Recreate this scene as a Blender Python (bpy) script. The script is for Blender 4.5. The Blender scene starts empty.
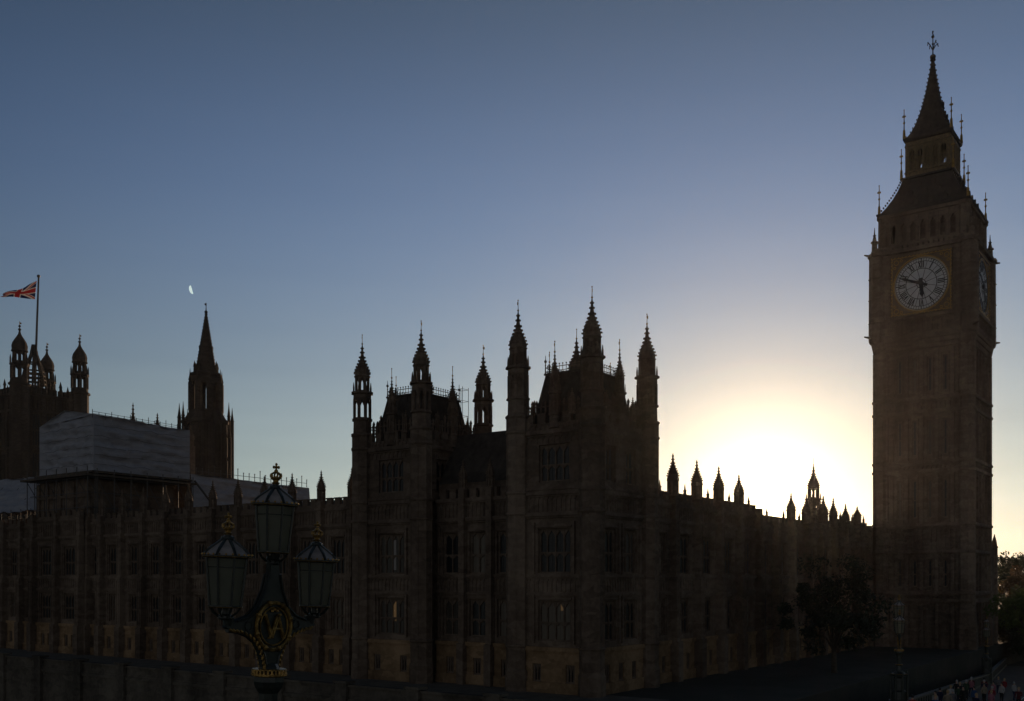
import bpy, math, random
from math import sin, cos, pi, radians, atan2, sqrt
from mathutils import Vector, Matrix, Quaternion

random.seed(7)
scene = bpy.context.scene
COL = scene.collection

# ------------------------------------------------------------------ camera
EYE = 14.0                       # eye height above the river (z = 0)
cam_d = bpy.data.cameras.new('camera')
cam = bpy.data.objects.new('camera', cam_d)
COL.objects.link(cam)
cam.location = (0, 0, EYE)
cam.rotation_euler = (radians(90), 0, 0)
cam_d.sensor_width = 36.0
cam_d.lens = 36.0 * 1000 / 1024
cam_d.shift_y = 229.5 / 1024
cam_d.clip_start = 0.1
cam_d.clip_end = 20000
scene.camera = cam

# ------------------------------------------------------------------ sun, sky, exposure
SUN = Vector((0.2545, 1.0, 0.0760)).normalized()
SUN_EL = math.asin(SUN.z)
SUN_AZ = atan2(SUN.x, SUN.y)
scene.view_settings.view_transform = 'Standard'
scene.view_settings.look = 'None'
scene.view_settings.exposure = -0.68
scene.view_settings.gamma = 1.0
scene.view_settings.use_curve_mapping = False

world = bpy.data.worlds.new('World')
scene.world = world
world.use_nodes = True


def build_sky():
    nt = world.node_tree
    nt.nodes.clear()
    N, L = nt.nodes.new, nt.links.new
    out = N('ShaderNodeOutputWorld')
    sky = N('ShaderNodeTexSky')
    sky.sky_type = 'NISHITA'
    sky.sun_disc = False
    sky.sun_elevation = SUN_EL
    sky.sun_rotation = SUN_AZ
    sky.altitude = 50
    sky.air_density = 1.0
    sky.dust_density = 0.4
    sky.ozone_density = 3.0
    bg = N('ShaderNodeBackground')
    bg.inputs[1].default_value = SKY_STRENGTH
    L(sky.outputs[0], bg.inputs[0])
    # the glare of the air right round the sun (a function of the angle to the sun only)
    tc = N('ShaderNodeTexCoord')
    nrm = N('ShaderNodeVectorMath'); nrm.operation = 'NORMALIZE'
    L(tc.outputs['Generated'], nrm.inputs[0])
    dot = N('ShaderNodeVectorMath'); dot.operation = 'DOT_PRODUCT'
    L(nrm.outputs[0], dot.inputs[0])
    dot.inputs[1].default_value = SUN

    def m(op, a, b=None):
        n = N('ShaderNodeMath'); n.operation = op
        for i, v in enumerate((a, b)):
            if v is None:
                continue
            if isinstance(v, (int, float)):
                n.inputs[i].default_value = v
            else:
                L(v, n.inputs[i])
        return n.outputs[0]
    ang = m('MULTIPLY', m('ARCCOSINE', m('MINIMUM', dot.outputs['Value'], 0.9999999)), 180 / pi)
    total = bg.outputs[0]
    for amp, width, colr in SKY_GLOW:
        e = m('MULTIPLY', m('EXPONENT', m('MULTIPLY', ang, -1.0 / width)), amp)
        b = N('ShaderNodeBackground')
        b.inputs[0].default_value = (*colr, 1)
        L(e, b.inputs[1])
        ad = N('ShaderNodeAddShader')
        L(total, ad.inputs[0]); L(b.outputs[0], ad.inputs[1])
        total = ad.outputs[0]
    # pale air low over the horizon all round
    sep0 = N('ShaderNodeSeparateXYZ'); L(nrm.outputs[0], sep0.inputs[0])
    b = N('ShaderNodeBackground'); b.inputs[0].default_value = (0.926, 1.077, 1.0, 1)
    west = m('ADD', m('POWER', m('MAXIMUM', dot.outputs['Value'], 0.0), 3.0), 0.04)     # stronger on the sun's side
    L(m('MULTIPLY', m('MULTIPLY', m('EXPONENT', m('MULTIPLY', m('MAXIMUM', sep0.outputs[2], 0.0), -4.0)), HORIZON_PALE), west), b.inputs[1])
    mp = N('ShaderNodeMapping'); mp.inputs['Scale'].default_value = (1.6, 1.6, 22.0); mp.inputs['Rotation'].default_value = (0.03, 0.05, 0)
    L(nrm.outputs[0], mp.inputs[0])
    cl = N('ShaderNodeTexNoise'); cl.inputs['Scale'].default_value = 1.7; cl.inputs['Detail'].default_value = 6
    L(mp.outputs[0], cl.inputs['Vector'])
    streak = m('MULTIPLY', m('EXPONENT', m('MULTIPLY', m('MAXIMUM', sep0.outputs[2], 0.0), -7.0)), 0.5)
    wisp = m('ADD', 0.985, m('MULTIPLY', m('SUBTRACT', cl.outputs[0], 0.47), m('ADD', streak, 0.05)))
    L(m('MULTIPLY', b.inputs[1].links[0].from_socket, wisp), b.inputs[1])
    ad = N('ShaderNodeAddShader'); L(total, ad.inputs[0]); L(b.outputs[0], ad.inputs[1])
    total = ad.outputs[0]
    # deeper blue at middle height on the sun's side
    t = m('DIVIDE', m('SUBTRACT', sep0.outputs[2], 0.34), 0.18)
    b = N('ShaderNodeBackground'); b.inputs[0].default_value = (0.0, 0.21, 1.0, 1)
    L(m('MULTIPLY', m('MULTIPLY', m('EXPONENT', m('MULTIPLY', m('MULTIPLY', t, t), -1.0)), 0.245), m('POWER', m('MAXIMUM', dot.outputs['Value'], 0.0), 2.0)), b.inputs[1])
    ad = N('ShaderNodeAddShader'); L(total, ad.inputs[0]); L(b.outputs[0], ad.inputs[1])
    total = ad.outputs[0]
    # sky band added low opposite the sun, out of view, to brighten shaded fronts
    sep = N('ShaderNodeSeparateXYZ'); L(nrm.outputs[0], sep.inputs[0])
    low = m('EXPONENT', m('MULTIPLY', m('ABSOLUTE', m('SUBTRACT', sep.outputs[2], 0.16)), -5.0))
    back = m('MAXIMUM', m('MULTIPLY', dot.outputs['Value'], -1.0), 0.0)
    b = N('ShaderNodeBackground'); b.inputs[0].default_value = (0.84, 0.76, 0.74, 1)
    L(m('MULTIPLY', m('MULTIPLY', low, back), EAST_FILL), b.inputs[1])
    ad = N('ShaderNodeAddShader'); L(total, ad.inputs[0]); L(b.outputs[0], ad.inputs[1])
    total = ad.outputs[0]
    L(total, out.inputs[0])


SKY_STRENGTH = 0.05
HORIZON_PALE = 0.96
EAST_FILL = 0.62
SKY_GLOW = [(5.8, 1.75, (1.0, 0.86, 0.58)), (2.3, 4.0, (1.0, 0.574, 0.21))]
build_sky()

sun_d = bpy.data.lights.new('sun', 'SUN')
sun_o = bpy.data.objects.new('sun', sun_d)
COL.objects.link(sun_o)
sun_d.energy = 4.8
sun_d.angle = radians(0.53)
sun_d.color = (1.0, 0.66, 0.40)
sun_o.rotation_euler = (-SUN).to_track_quat('-Z', 'Y').to_euler()
sun_o.location = (40, 160, 60)


# ------------------------------------------------------------------ materials
def principled(name, rough=0.9, metal=0.0):
    m = bpy.data.materials.new(name)
    m.use_nodes = True
    b = m.node_tree.nodes['Principled BSDF']
    b.inputs['Roughness'].default_value = rough
    b.inputs['Metallic'].default_value = metal
    return m, m.node_tree, b


def noisy(name, c1, c2, scale=1.0, rough=0.9, metal=0.0, bump=0.0, detail=6.0, c3=None, spec=None, stretch=None):
    m, nt, b = principled(name, rough, metal)
    N, L = nt.nodes.new, nt.links.new
    tc = N('ShaderNodeTexCoord')
    mp = N('ShaderNodeMapping')
    L(tc.outputs['Object'], mp.inputs[0])
    if stretch:
        mp.inputs['Scale'].default_value = stretch
    no = N('ShaderNodeTexNoise')
    no.inputs['Scale'].default_value = scale
    no.inputs['Detail'].default_value = detail
    no.inputs['Roughness'].default_value = 0.65
    L(mp.outputs[0], no.inputs['Vector'])
    r = N('ShaderNodeValToRGB')
    r.color_ramp.elements[0].position = 0.32
    r.color_ramp.elements[0].color = (*c1, 1)
    r.color_ramp.elements[1].position = 0.68
    r.color_ramp.elements[1].color = (*c2, 1)
    if c3:
        e = r.color_ramp.elements.new(0.5); e.color = (*c3, 1)
    L(no.outputs[0], r.inputs[0])
    L(r.outputs[0], b.inputs['Base Color'])
    if spec is not None:
        b.inputs['Specular IOR Level'].default_value = spec
    if bump:
        bp = N('ShaderNodeBump')
        bp.inputs['Strength'].default_value = bump
        bp.inputs['Distance'].default_value = 0.1
        L(no.outputs[0], bp.inputs['Height'])
        L(bp.outputs[0], b.inputs['Normal'])
    return m


def stone_material(name, c1, c2, c3):
    """coursed, sooty limestone: block-to-block variation, large stains, fine grain"""
    m, nt, b = principled(name, 0.92)
    N, L = nt.nodes.new, nt.links.new
    tc = N('ShaderNodeTexCoord')
    big = N('ShaderNodeTexNoise'); big.inputs['Scale'].default_value = 0.24; big.inputs['Detail'].default_value = 7
    fine = N('ShaderNodeTexNoise'); fine.inputs['Scale'].default_value = 3.0; fine.inputs['Detail'].default_value = 5
    mp = N('ShaderNodeMapping'); mp.inputs['Scale'].default_value = (1.0, 1.0, 0.28)
    L(tc.outputs['Object'], mp.inputs[0])
    L(mp.outputs[0], big.inputs['Vector']); L(tc.outputs['Object'], fine.inputs['Vector'])
    vor = N('ShaderNodeTexVoronoi'); vor.inputs['Scale'].default_value = 1.0
    mp2 = N('ShaderNodeMapping'); mp2.inputs['Scale'].default_value = (0.9, 0.9, 2.2)
    L(tc.outputs['Object'], mp2.inputs[0]); L(mp2.outputs[0], vor.inputs['Vector'])
    ad = N('ShaderNodeMath'); ad.operation = 'MULTIPLY_ADD'
    L(fine.outputs[0], ad.inputs[0]); ad.inputs[1].default_value = 0.35; L(big.outputs[0], ad.inputs[2])
    ad2 = N('ShaderNodeMath'); ad2.operation = 'MULTIPLY_ADD'
    sp = N('ShaderNodeSeparateColor'); L(vor.outputs['Color'], sp.inputs[0])
    L(sp.outputs[0], ad2.inputs[0]); ad2.inputs[1].default_value = 0.16; L(ad.outputs[0], ad2.inputs[2])
    r = N('ShaderNodeValToRGB')
    els = r.color_ramp.elements
    els[0].position = 0.52; els[0].color = (*c1, 1)
    els[1].position = 0.98; els[1].color = (*c3, 1)
    e = els.new(0.74); e.color = (*c2, 1)
    L(ad2.outputs[0], r.inputs[0]); L(r.outputs[0], b.inputs['Base Color'])
    bp = N('ShaderNodeBump'); bp.inputs['Strength'].default_value = 0.5; bp.inputs['Distance'].default_value = 0.08
    L(ad2.outputs[0], bp.inputs['Height']); L(bp.outputs[0], b.inputs['Normal'])
    b.inputs['Specular IOR Level'].default_value = 0.2
    return m


def plain(name, c, rough=0.6, metal=0.0, spec=None):
    m, nt, b = principled(name, rough, metal)
    b.inputs['Base Color'].default_value = (*c, 1)
    if spec is not None:
        b.inputs['Specular IOR Level'].default_value = spec
    return m


def cloth_material(name, c):
    m, nt, b = principled(name, 0.85)
    b.inputs['Base Color'].default_value = (*c, 1)
    t = nt.nodes.new('ShaderNodeBsdfTranslucent'); t.inputs[0].default_value = (*c, 1)
    mx = nt.nodes.new('ShaderNodeMixShader'); mx.inputs[0].default_value = 0.4
    out = nt.nodes['Material Output']
    nt.links.new(b.outputs[0], mx.inputs[1]); nt.links.new(t.outputs[0], mx.inputs[2]); nt.links.new(mx.outputs[0], out.inputs[0])
    return m


def window_glass():
    """dark leaded panes; some windows have pale blinds or curtains behind them"""
    m = noisy('leaded_glass', (0.008, 0.009, 0.010), (0.022, 0.022, 0.022), 2.5, 0.3, 0.0, 0.25, spec=0.35)
    nt = m.node_tree; N, L = nt.nodes.new, nt.links.new
    b = nt.nodes['Principled BSDF']
    src = b.inputs['Base Color'].links[0].from_socket
    oi = N('ShaderNodeObjectInfo')
    r = N('ShaderNodeValToRGB'); r.color_ramp.interpolation = 'CONSTANT'
    r.color_ramp.elements[0].color = (0, 0, 0, 1)
    r.color_ramp.elements[1].position = 0.72; r.color_ramp.elements[1].color = (0.35, 0.35, 0.35, 1)
    e = r.color_ramp.elements.new(0.9); e.color = (0.8, 0.8, 0.8, 1)
    L(oi.outputs['Random'], r.inputs[0])
    mx = N('ShaderNodeMixRGB'); L(r.outputs[0], mx.inputs[0]); L(src, mx.inputs[1]); mx.inputs[2].default_value = (0.15, 0.12, 0.085, 1)
    L(mx.outputs[0], b.inputs['Base Color'])
    return m


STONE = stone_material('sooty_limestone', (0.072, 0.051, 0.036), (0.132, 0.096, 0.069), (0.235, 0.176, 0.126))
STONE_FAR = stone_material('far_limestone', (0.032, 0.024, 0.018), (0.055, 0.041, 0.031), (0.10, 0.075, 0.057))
BASE_STONE = stone_material('plinth_stone', (0.11, 0.068, 0.036), (0.22, 0.14, 0.074), (0.36, 0.235, 0.13))
WALLSTONE = stone_material('river_wall_granite', (0.05, 0.042, 0.033), (0.10, 0.085, 0.066), (0.17, 0.145, 0.11))
IRON = noisy('cast_iron_roof', (0.040, 0.033, 0.027), (0.085, 0.07, 0.056), 1.3, 0.85, 0.0, 0.3, spec=0.2)
GLASS = window_glass()
GOLD = noisy('dull_gilding', (0.16, 0.09, 0.02), (0.52, 0.31, 0.085), 7.0, 0.42, 0.9, 0.1)
GILT_STONE = noisy('gilded_stone', (0.11, 0.075, 0.032), (0.24, 0.165, 0.06), 3.0, 0.6, 0.1, 0.1)


def translucent_glass(m, c, k):
    nt = m.node_tree; b = nt.nodes['Principled BSDF']; out = nt.nodes['Material Output']
    t = nt.nodes.new('ShaderNodeBsdfTranslucent'); t.inputs[0].default_value = (*c, 1)
    mx = nt.nodes.new('ShaderNodeMixShader'); mx.inputs[0].default_value = k
    nt.links.new(b.outputs[0], mx.inputs[1]); nt.links.new(t.outputs[0], mx.inputs[2]); nt.links.new(mx.outputs[0], out.inputs[0])


DIAL = noisy('opal_glass', (0.52, 0.56, 0.58), (0.66, 0.69, 0.70), 1.2, 0.35)
BLACK = plain('black_paint', (0.012, 0.012, 0.014), 0.5)
POLE = plain('painted_pole', (0.10, 0.09, 0.085), 0.5)
RED = cloth_material('flag_red', (0.52, 0.03, 0.035))
WHITE = cloth_material('flag_white', (0.72, 0.70, 0.68))
BLUE = cloth_material('flag_blue', (0.02, 0.03, 0.16))
SHEET = noisy('scaffold_sheeting', (0.26, 0.26, 0.28), (0.36, 0.36, 0.39), 1.4, 0.6, 0.0, 1.0, stretch=(0.6, 0.6, 1.6))
TIMBER = noisy('scaffold_timber', (0.05, 0.04, 0.03), (0.12, 0.09, 0.06), 2.0, 0.9)
STEEL = plain('galvanised_tube', (0.09, 0.085, 0.08), 0.6, 0.5)
LAMPGREEN = noisy('lamp_green_paint', (0.014, 0.018, 0.014), (0.030, 0.036, 0.028), 6.0, 0.42, 0.0, 0.1)
LAMPGLASS = noisy('frosted_lamp_glass', (0.085, 0.095, 0.075), (0.15, 0.16, 0.125), 5.0, 0.3, 0.0, 0.05)
translucent_glass(LAMPGLASS, (0.74, 0.68, 0.52), 0.42)
LAMPGOLD = noisy('patchy_lamp_gilding', (0.05, 0.03, 0.01), (0.60, 0.36, 0.10), 8.0, 0.45, 0.7, 0.2)  # dark patches in the colour stand in for gilding the light misses
DOMEGLASS = noisy('lamp_dome_panel', (0.22, 0.195, 0.18), (0.38, 0.33, 0.30), 7.0, 0.35)
WATER = noisy('river_water', (0.010, 0.016, 0.016), (0.022, 0.028, 0.026), 0.35, 0.12, 0.0, 0.35)
GROUND = noisy('ground', (0.020, 0.023, 0.014), (0.05, 0.047, 0.035), 0.25, 0.95, 0.0, 0.3)
PAVING = noisy('terrace_paving', (0.09, 0.078, 0.06), (0.16, 0.14, 0.11), 0.8, 0.9)
ASPHALT = noisy('asphalt', (0.035, 0.035, 0.036), (0.065, 0.064, 0.062), 6.0, 0.85, 0.0, 0.2)
FOOTWAY = noisy('footway_slabs', (0.05, 0.045, 0.04), (0.085, 0.078, 0.07), 1.5, 0.85)
PARAPET = noisy('green_iron_parapet', (0.008, 0.012, 0.009), (0.018, 0.022, 0.017), 2.0, 0.5)
LINEPAINT = plain('road_paint', (0.7, 0.7, 0.66), 0.8)
BARK = noisy('bark', (0.03, 0.022, 0.015), (0.09, 0.07, 0.05), 4.0, 0.95, 0.0, 0.4)


def leaf_material(name, c1, c2, trans=0.35):
    m, nt, b = principled(name, 0.65)
    N, L = nt.nodes.new, nt.links.new
    tc = N('ShaderNodeTexCoord')
    no = N('ShaderNodeTexNoise'); no.inputs['Scale'].default_value = 0.7; no.inputs['Detail'].default_value = 4
    L(tc.outputs['Object'], no.inputs['Vector'])
    r = N('ShaderNodeValToRGB')
    r.color_ramp.elements[0].position = 0.35; r.color_ramp.elements[0].color = (*c1, 1)
    r.color_ramp.elements[1].position = 0.65; r.color_ramp.elements[1].color = (*c2, 1)
    L(no.outputs[0], r.inputs[0]); L(r.outputs[0], b.inputs['Base Color'])
    t = N('ShaderNodeBsdfTranslucent'); L(r.outputs[0], t.inputs[0])
    mx = N('ShaderNodeMixShader'); mx.inputs[0].default_value = trans
    out = nt.nodes['Material Output']
    L(b.outputs[0], mx.inputs[1]); L(t.outputs[0], mx.inputs[2]); L(mx.outputs[0], out.inputs[0])
    return m


LEAF_DARK = leaf_material('dark_leaves', (0.012, 0.016, 0.008), (0.03, 0.036, 0.014), 0.15)
LEAF_GREEN = leaf_material('green_leaves', (0.05, 0.085, 0.018), (0.11, 0.15, 0.03))
LEAF_FAR = leaf_material('far_leaves', (0.035, 0.045, 0.018), (0.07, 0.075, 0.03))
LEAF_RUST = leaf_material('rusty_leaves', (0.08, 0.05, 0.018), (0.13, 0.085, 0.03))


# ------------------------------------------------------------------ mesh builder
def emit_obj(name, me, parent=None, loc=None, rot=None):
    o = bpy.data.objects.new(name, me)
    COL.objects.link(o)
    if parent is not None:
        o.parent = parent
    if loc is not None:
        o.location = loc
    if rot is not None:
        o.rotation_euler = rot
    return o


class MB:
    def __init__(self):
        self.v, self.f, self.mi = [], [], []
        self.m = 0

    def face(self, idx):
        self.f.append(tuple(idx)); self.mi.append(self.m)

    def box(self, x0, x1, y0, y1, z0, z1):
        if x0 > x1: x0, x1 = x1, x0
        if y0 > y1: y0, y1 = y1, y0
        if z0 > z1: z0, z1 = z1, z0
        b = len(self.v)
        self.v += [(x0, y0, z0), (x1, y0, z0), (x1, y1, z0), (x0, y1, z0), (x0, y0, z1), (x1, y0, z1), (x1, y1, z1), (x0, y1, z1)]
        for q in ((0, 3, 2, 1), (4, 5, 6, 7), (0, 1, 5, 4), (1, 2, 6, 5), (2, 3, 7, 6), (3, 0, 4, 7)):
            self.face([b + i for i in q])

    def hexa(self, pts):
        b = len(self.v); self.v += [tuple(p) for p in pts]
        for q in ((0, 3, 2, 1), (4, 5, 6, 7), (0, 1, 5, 4), (1, 2, 6, 5), (2, 3, 7, 6), (3, 0, 4, 7)):
            self.face([b + i for i in q])

    def lathe(self, cx, cy, prof, n=8, rot=None, sq=False):
        """stack of n-gon rings; prof = [(z, r)]; closed top and bottom.  sq: r is the half side of a square"""
        if rot is None:
            rot = pi / n
        k = sqrt(2) if sq else 1.0
        rings = []
        for z, r in prof:
            rings.append(len(self.v))
            for i in range(n):
                a = rot + 2 * pi * i / n
                self.v.append((cx + r * k * cos(a), cy + r * k * sin(a), z))
        for a, b in zip(rings, rings[1:]):
            for i in range(n):
                j = (i + 1) % n
                self.face([a + i, a + j, b + j, b + i])
        self.face([rings[0] + i for i in reversed(range(n))])
        self.face([rings[-1] + i for i in range(n)])

    def tube(self, p, q, r, n=6, r2=None):
        p, q = Vector(p), Vector(q)
        d = (q - p)
        if d.length < 1e-6:
            return
        d.normalize()
        a = d.orthogonal().normalized(); c = d.cross(a)
        r2 = r if r2 is None else r2
        b = len(self.v)
        for P, R in ((p, r), (q, r2)):
            for i in range(n):
                t = 2 * pi * i / n
                self.v.append(tuple(P + a * (R * cos(t)) + c * (R * sin(t))))
        for i in range(n):
            j = (i + 1) % n
            self.face([b + i, b + j, b + n + j, b + n + i])
        self.face([b + i for i in reversed(range(n))]); self.face([b + n + i for i in range(n)])

    def path(self, pts, r, n=6):
        for p, q in zip(pts, pts[1:]):
            self.tube(p, q, r, n)

    def ball(self, c, r, n=8, m=5, sz=1.0):
        prof = []
        for i in range(m + 1):
            t = -pi / 2 + pi * i / m
            prof.append((c[2] + r * sz * sin(t), max(r * cos(t), r * 0.05)))
        self.lathe(c[0], c[1], prof, n)

    def prism(self, poly, d0, d1, axis='y'):
        """extrude a polygon given in (x, z) along y, or (x, y) along z"""
        b = len(self.v); n = len(poly)
        for d in (d0, d1):
            for p in poly:
                self.v.append((p[0], d, p[1]) if axis == 'y' else (p[0], p[1], d))
        self.face([b + i for i in range(n)]); self.face([b + n + i for i in reversed(range(n))])
        for i in range(n):
            j = (i + 1) % n
            self.face([b + j, b + i, b + n + i, b + n + j])

    def add(self, other, M=None):
        b = len(self.v)
        if M is None:
            self.v += other.v
        else:
            self.v += [tuple(M @ Vector(p)) for p in other.v]
        self.f += [tuple(b + i for i in q) for q in other.f]
        self.mi += other.mi

    def four(self, side):
        for k in range(4):
            self.add(side, Matrix.Rotation(k * pi / 2, 4, 'Z'))

    def mesh(self, name, mats, off=(0, 0, 0), smooth=False):
        me = bpy.data.meshes.new(name)
        v = self.v if off == (0, 0, 0) else [(p[0] - off[0], p[1] - off[1], p[2] - off[2]) for p in self.v]
        me.from_pydata(v, [], self.f)
        if not isinstance(mats, (list, tuple)):
            mats = [mats]
        for m in mats:
            me.materials.append(m)
        if len(mats) > 1:
            me.polygons.foreach_set('material_index', self.mi)
        if smooth:
            me.polygons.foreach_set('use_smooth', [True] * len(me.polygons))
        me.update()
        return me

    def build(self, name, mats, parent=None, off=(0, 0, 0), loc=None, rot=None, smooth=False):
        return emit_obj(name, self.mesh(name, mats, off, smooth), parent, loc, rot)


def tag(o, label=None, cat=None, group=None, kind=None):
    for k, v in (('label', label), ('category', cat), ('group', group), ('kind', kind)):
        if v:
            o[k] = v
    return o


def empty(name, loc=(0, 0, 0), rz=0.0):
    o = bpy.data.objects.new(name, None)
    COL.objects.link(o)
    o.location = loc
    o.rotation_euler = (0, 0, rz)
    return o


def copy_tree(o, kids, parent=None):
    c = o.copy(); COL.objects.link(c); c.parent = parent
    for ch in kids.get(o.name, []):
        copy_tree(ch, kids, c)
    return c


def kid_map(root):
    out, todo = {}, [root]
    while todo:
        o = todo.pop()
        ks = [c for c in COL.objects if c.parent is o]
        out[o.name] = ks
        todo += ks
    return out


# ------------------------------------------------------------------ the palace's own axes
# x runs along the north front (away to the west), y along the river front (away to the south); z is height relative to the eye
D2 = Vector((0.5859, 0.8104, 0)); D1 = Vector((-0.8104, 0.5859, 0))
K = Vector((6.24, 78.0, 0))
RZ = atan2(D2.y, D2.x)
STREET_Z = -12.55                    # street level north of the palace
GROUND_Z = -9.1                      # terrace level, relative to the eye


def palace(x, y, z):
    p = K + D2 * x + D1 * y
    return (p.x, p.y, EYE + z)


class Face:
    """one wall plane of a palace block: E/N/W/S facing, at the given coordinate"""
    def __init__(self, kind, plane):
        self.k, self.p = kind, plane

    def box(self, mb, a0, a1, z0, z1, d0, d1):
        p, k = self.p, self.k
        if k == 'E': mb.box(p - d0, p - d1, a0, a1, z0, z1)
        if k == 'W': mb.box(p + d0, p + d1, a0, a1, z0, z1)
        if k == 'N': mb.box(a0, a1, p - d0, p - d1, z0, z1)
        if k == 'S': mb.box(a0, a1, p + d0, p + d1, z0, z1)

    def at(self, a, d=0.0):
        p, k = self.p, self.k
        return {'E': (p - d, a), 'W': (p + d, a), 'N': (a, p - d), 'S': (a, p + d)}[k]

    def rot(self):
        return {'N': 0.0, 'E': -pi / 2, 'S': pi, 'W': pi / 2}[self.k]


def pierced(mb, F, a0, a1, z0, z1, thick, holes, d=0.0):
    """a wall sheet with rectangular holes (a0, a1, z0, z1), built as boxes that butt"""
    zs = sorted({z0, z1, *[h[2] for h in holes], *[h[3] for h in holes]})
    zs = [z for z in zs if z0 <= z <= z1]
    for za, zb in zip(zs, zs[1:]):
        cut = sorted((h[0], h[1]) for h in holes if h[2] <= za + 1e-6 and h[3] >= zb - 1e-6)
        a = a0
        for h0, h1 in cut:
            if h0 > a:
                F.box(mb, a, h0, za, zb, d - thick, d)
            a = max(a, h1)
        if a < a1:
            F.box(mb, a, a1, za, zb, d - thick, d)


WIN_CACHE = {}


def window_meshes(w, h, lights, transoms):
    key = (round(w, 2), round(h, 2), lights, transoms)
    if key in WIN_CACHE:
        return WIN_CACHE[key]
    mb = MB()
    t = 0.11
    lw = w / lights
    for i in range(lights + 1):
        x = -w / 2 + i * lw
        e = 0.10 if i in (0, lights) else 0.06
        x = min(max(x, -w / 2 + e), w / 2 - e)
        mb.box(x - e, x + e, -t, t, 0, h)
    mb.box(-w / 2 + 0.2, w / 2 - 0.2, -t + 0.012, t - 0.012, 0.0, 0.12)
    for k in range(transoms):
        z = h * (k + 1) / (transoms + 1) - 0.15
        mb.box(-w / 2 + 0.2, w / 2 - 0.2, -t + 0.012, t - 0.012, z - 0.06, z + 0.06)
        # cusped heads under each transom
        for i in range(lights):
            xa = -w / 2 + i * lw + 0.06; xb = xa + lw - 0.12; xm = (xa + xb) / 2
            mb.prism([(xa, z - 0.06), (xm, z - 0.062), (xa, z - 0.34)], -0.07, 0.07)
            mb.prism([(xm, z - 0.062), (xb, z - 0.06), (xb, z - 0.34)], -0.07, 0.07)
    mb.box(-w / 2 + 0.2, w / 2 - 0.2, -t + 0.012, t - 0.012, h - 0.16, h)
    for i in range(lights):
        xa = -w / 2 + i * lw + 0.06; xb = xa + lw - 0.12; xm = (xa + xb) / 2
        mb.prism([(xa, h - 0.16), (xm, h - 0.162), (xa, h - 0.62)], -0.075, 0.075)
        mb.prism([(xm, h - 0.162), (xb, h - 0.16), (xb, h - 0.62)], -0.075, 0.075)
    g = MB()
    g.box(-w / 2 + 0.02, w / 2 - 0.02, 0.0, 0.04, 0.02, h - 0.02)
    # lead lines: thin raised bars on the glass
    for i in range(lights):
        xm = -w / 2 + (i + 0.5) * lw
        g.box(xm - 0.012, xm + 0.012, -0.02, 0.0, 0.14, h - 0.3)
    WIN_CACHE[key] = (mb.mesh('window', STONE), g.mesh('pane', GLASS))
    return WIN_CACHE[key]


def add_window(root, org, F, a, z, w, h, lights=3, transoms=1, d=-0.32):
    me, pg = window_meshes(w, h, lights, transoms)
    x, y = F.at(a, d)
    o = emit_obj('window', me, root, (x - org[0], y - org[1], z - org[2]), (0, 0, F.rot()))
    emit_obj('pane', pg, o)
    return o


CAP = [(0, 1.12), (0.03, 1.24), (0.055, 1.08), (0.12, 1.08), (0.2, 0.98), (0.3, 0.80), (0.42, 0.56), (0.54, 0.36), (0.66, 0.26), (0.74, 0.20), (0.75, 0.36), (0.78, 0.36), (0.80, 0.17), (0.87, 0.15), (0.88, 0.28), (0.91, 0.26), (0.92, 0.12), (1.0, 0.06)]


def cap_r(t):
    for (a, ra), (b, rb) in zip(CAP, CAP[1:]):
        if a <= t <= b:
            return ra + (rb - ra) * (t - a) / (b - a)
    return 0.05


def ogee_cap(mb, cx, cy, z0, r, h, crock=True, n=8):
    mb.lathe(cx, cy, [(z0 + t * h, rr * r) for t, rr in CAP], n)
    if crock:
        s = 0.085 * r + 0.018
        for t in (0.13, 0.22, 0.31, 0.40, 0.50, 0.61):
            rr = cap_r(t) * r
            for i in range(n):
                a = pi / n + 2 * pi * i / n
                x, y, z = cx + (rr + s * 0.5) * cos(a), cy + (rr + s * 0.5) * sin(a), z0 + t * h
                mb.box(x - s, x + s, y - s, y + s, z - s * 0.6, z + s * 1.1)


def open_stage(mb, cx, cy, z0, z1, r, n=8, post=0.2, core=0.0):
    """a ring of corner posts carrying pointed openings"""
    for i in range(n):
        a = pi / n + 2 * pi * i / n
        x, y = cx + (r - post * 0.5) * cos(a), cy + (r - post * 0.5) * sin(a)
        mb.lathe(x, y, [(z0, post), (z1, post)], 6, a)
    mb.lathe(cx, cy, [(z0, r * 0.98), (z0 + 0.12, r * 0.98)], n)
    hh = (z1 - z0)
    # arch heads: a short inward step below the ring above
    for i in range(n):
        a0 = pi / n + 2 * pi * i / n; a1 = a0 + 2 * pi / n
        p = [Vector((cx + r * 0.93 * cos(a), cy + r * 0.93 * sin(a), 0)) for a in (a0, a1)]
        for q, w in ((p[0], p[0].lerp(p[1], 0.38)), (p[1], p[1].lerp(p[0], 0.38))):
            mb.tube((q.x, q.y, z1 - 0.38 * min(hh, 1.4)), (w.x, w.y, z1), 0.09 * r + 0.03, 4)
    if core:
        mb.lathe(cx, cy, [(z0, core), (z1, core)], n)


def vane_mesh(h=0.95, s=1.0):
    mb = MB()
    mb.tube((0, 0, -0.1), (0, 0, h), 0.032 * s, 6, 0.02 * s)
    mb.ball((0, 0, 0.12), 0.09 * s, 6, 4)
    mb.prism([(0.02, h * 0.6), (0.27 * s, h * 0.66), (0.2 * s, h * 0.76), (0.27 * s, h * 0.86), (0.02, h * 0.9)], -0.02, 0.02)
    mb.box(-0.12 * s, 0.0, -0.015, 0.015, h * 0.7, h * 0.76)
    mb.ball((0, 0, h), 0.06 * s, 6, 4)
    return mb.mesh('weather_vane', GOLD)


VANE = None


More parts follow.
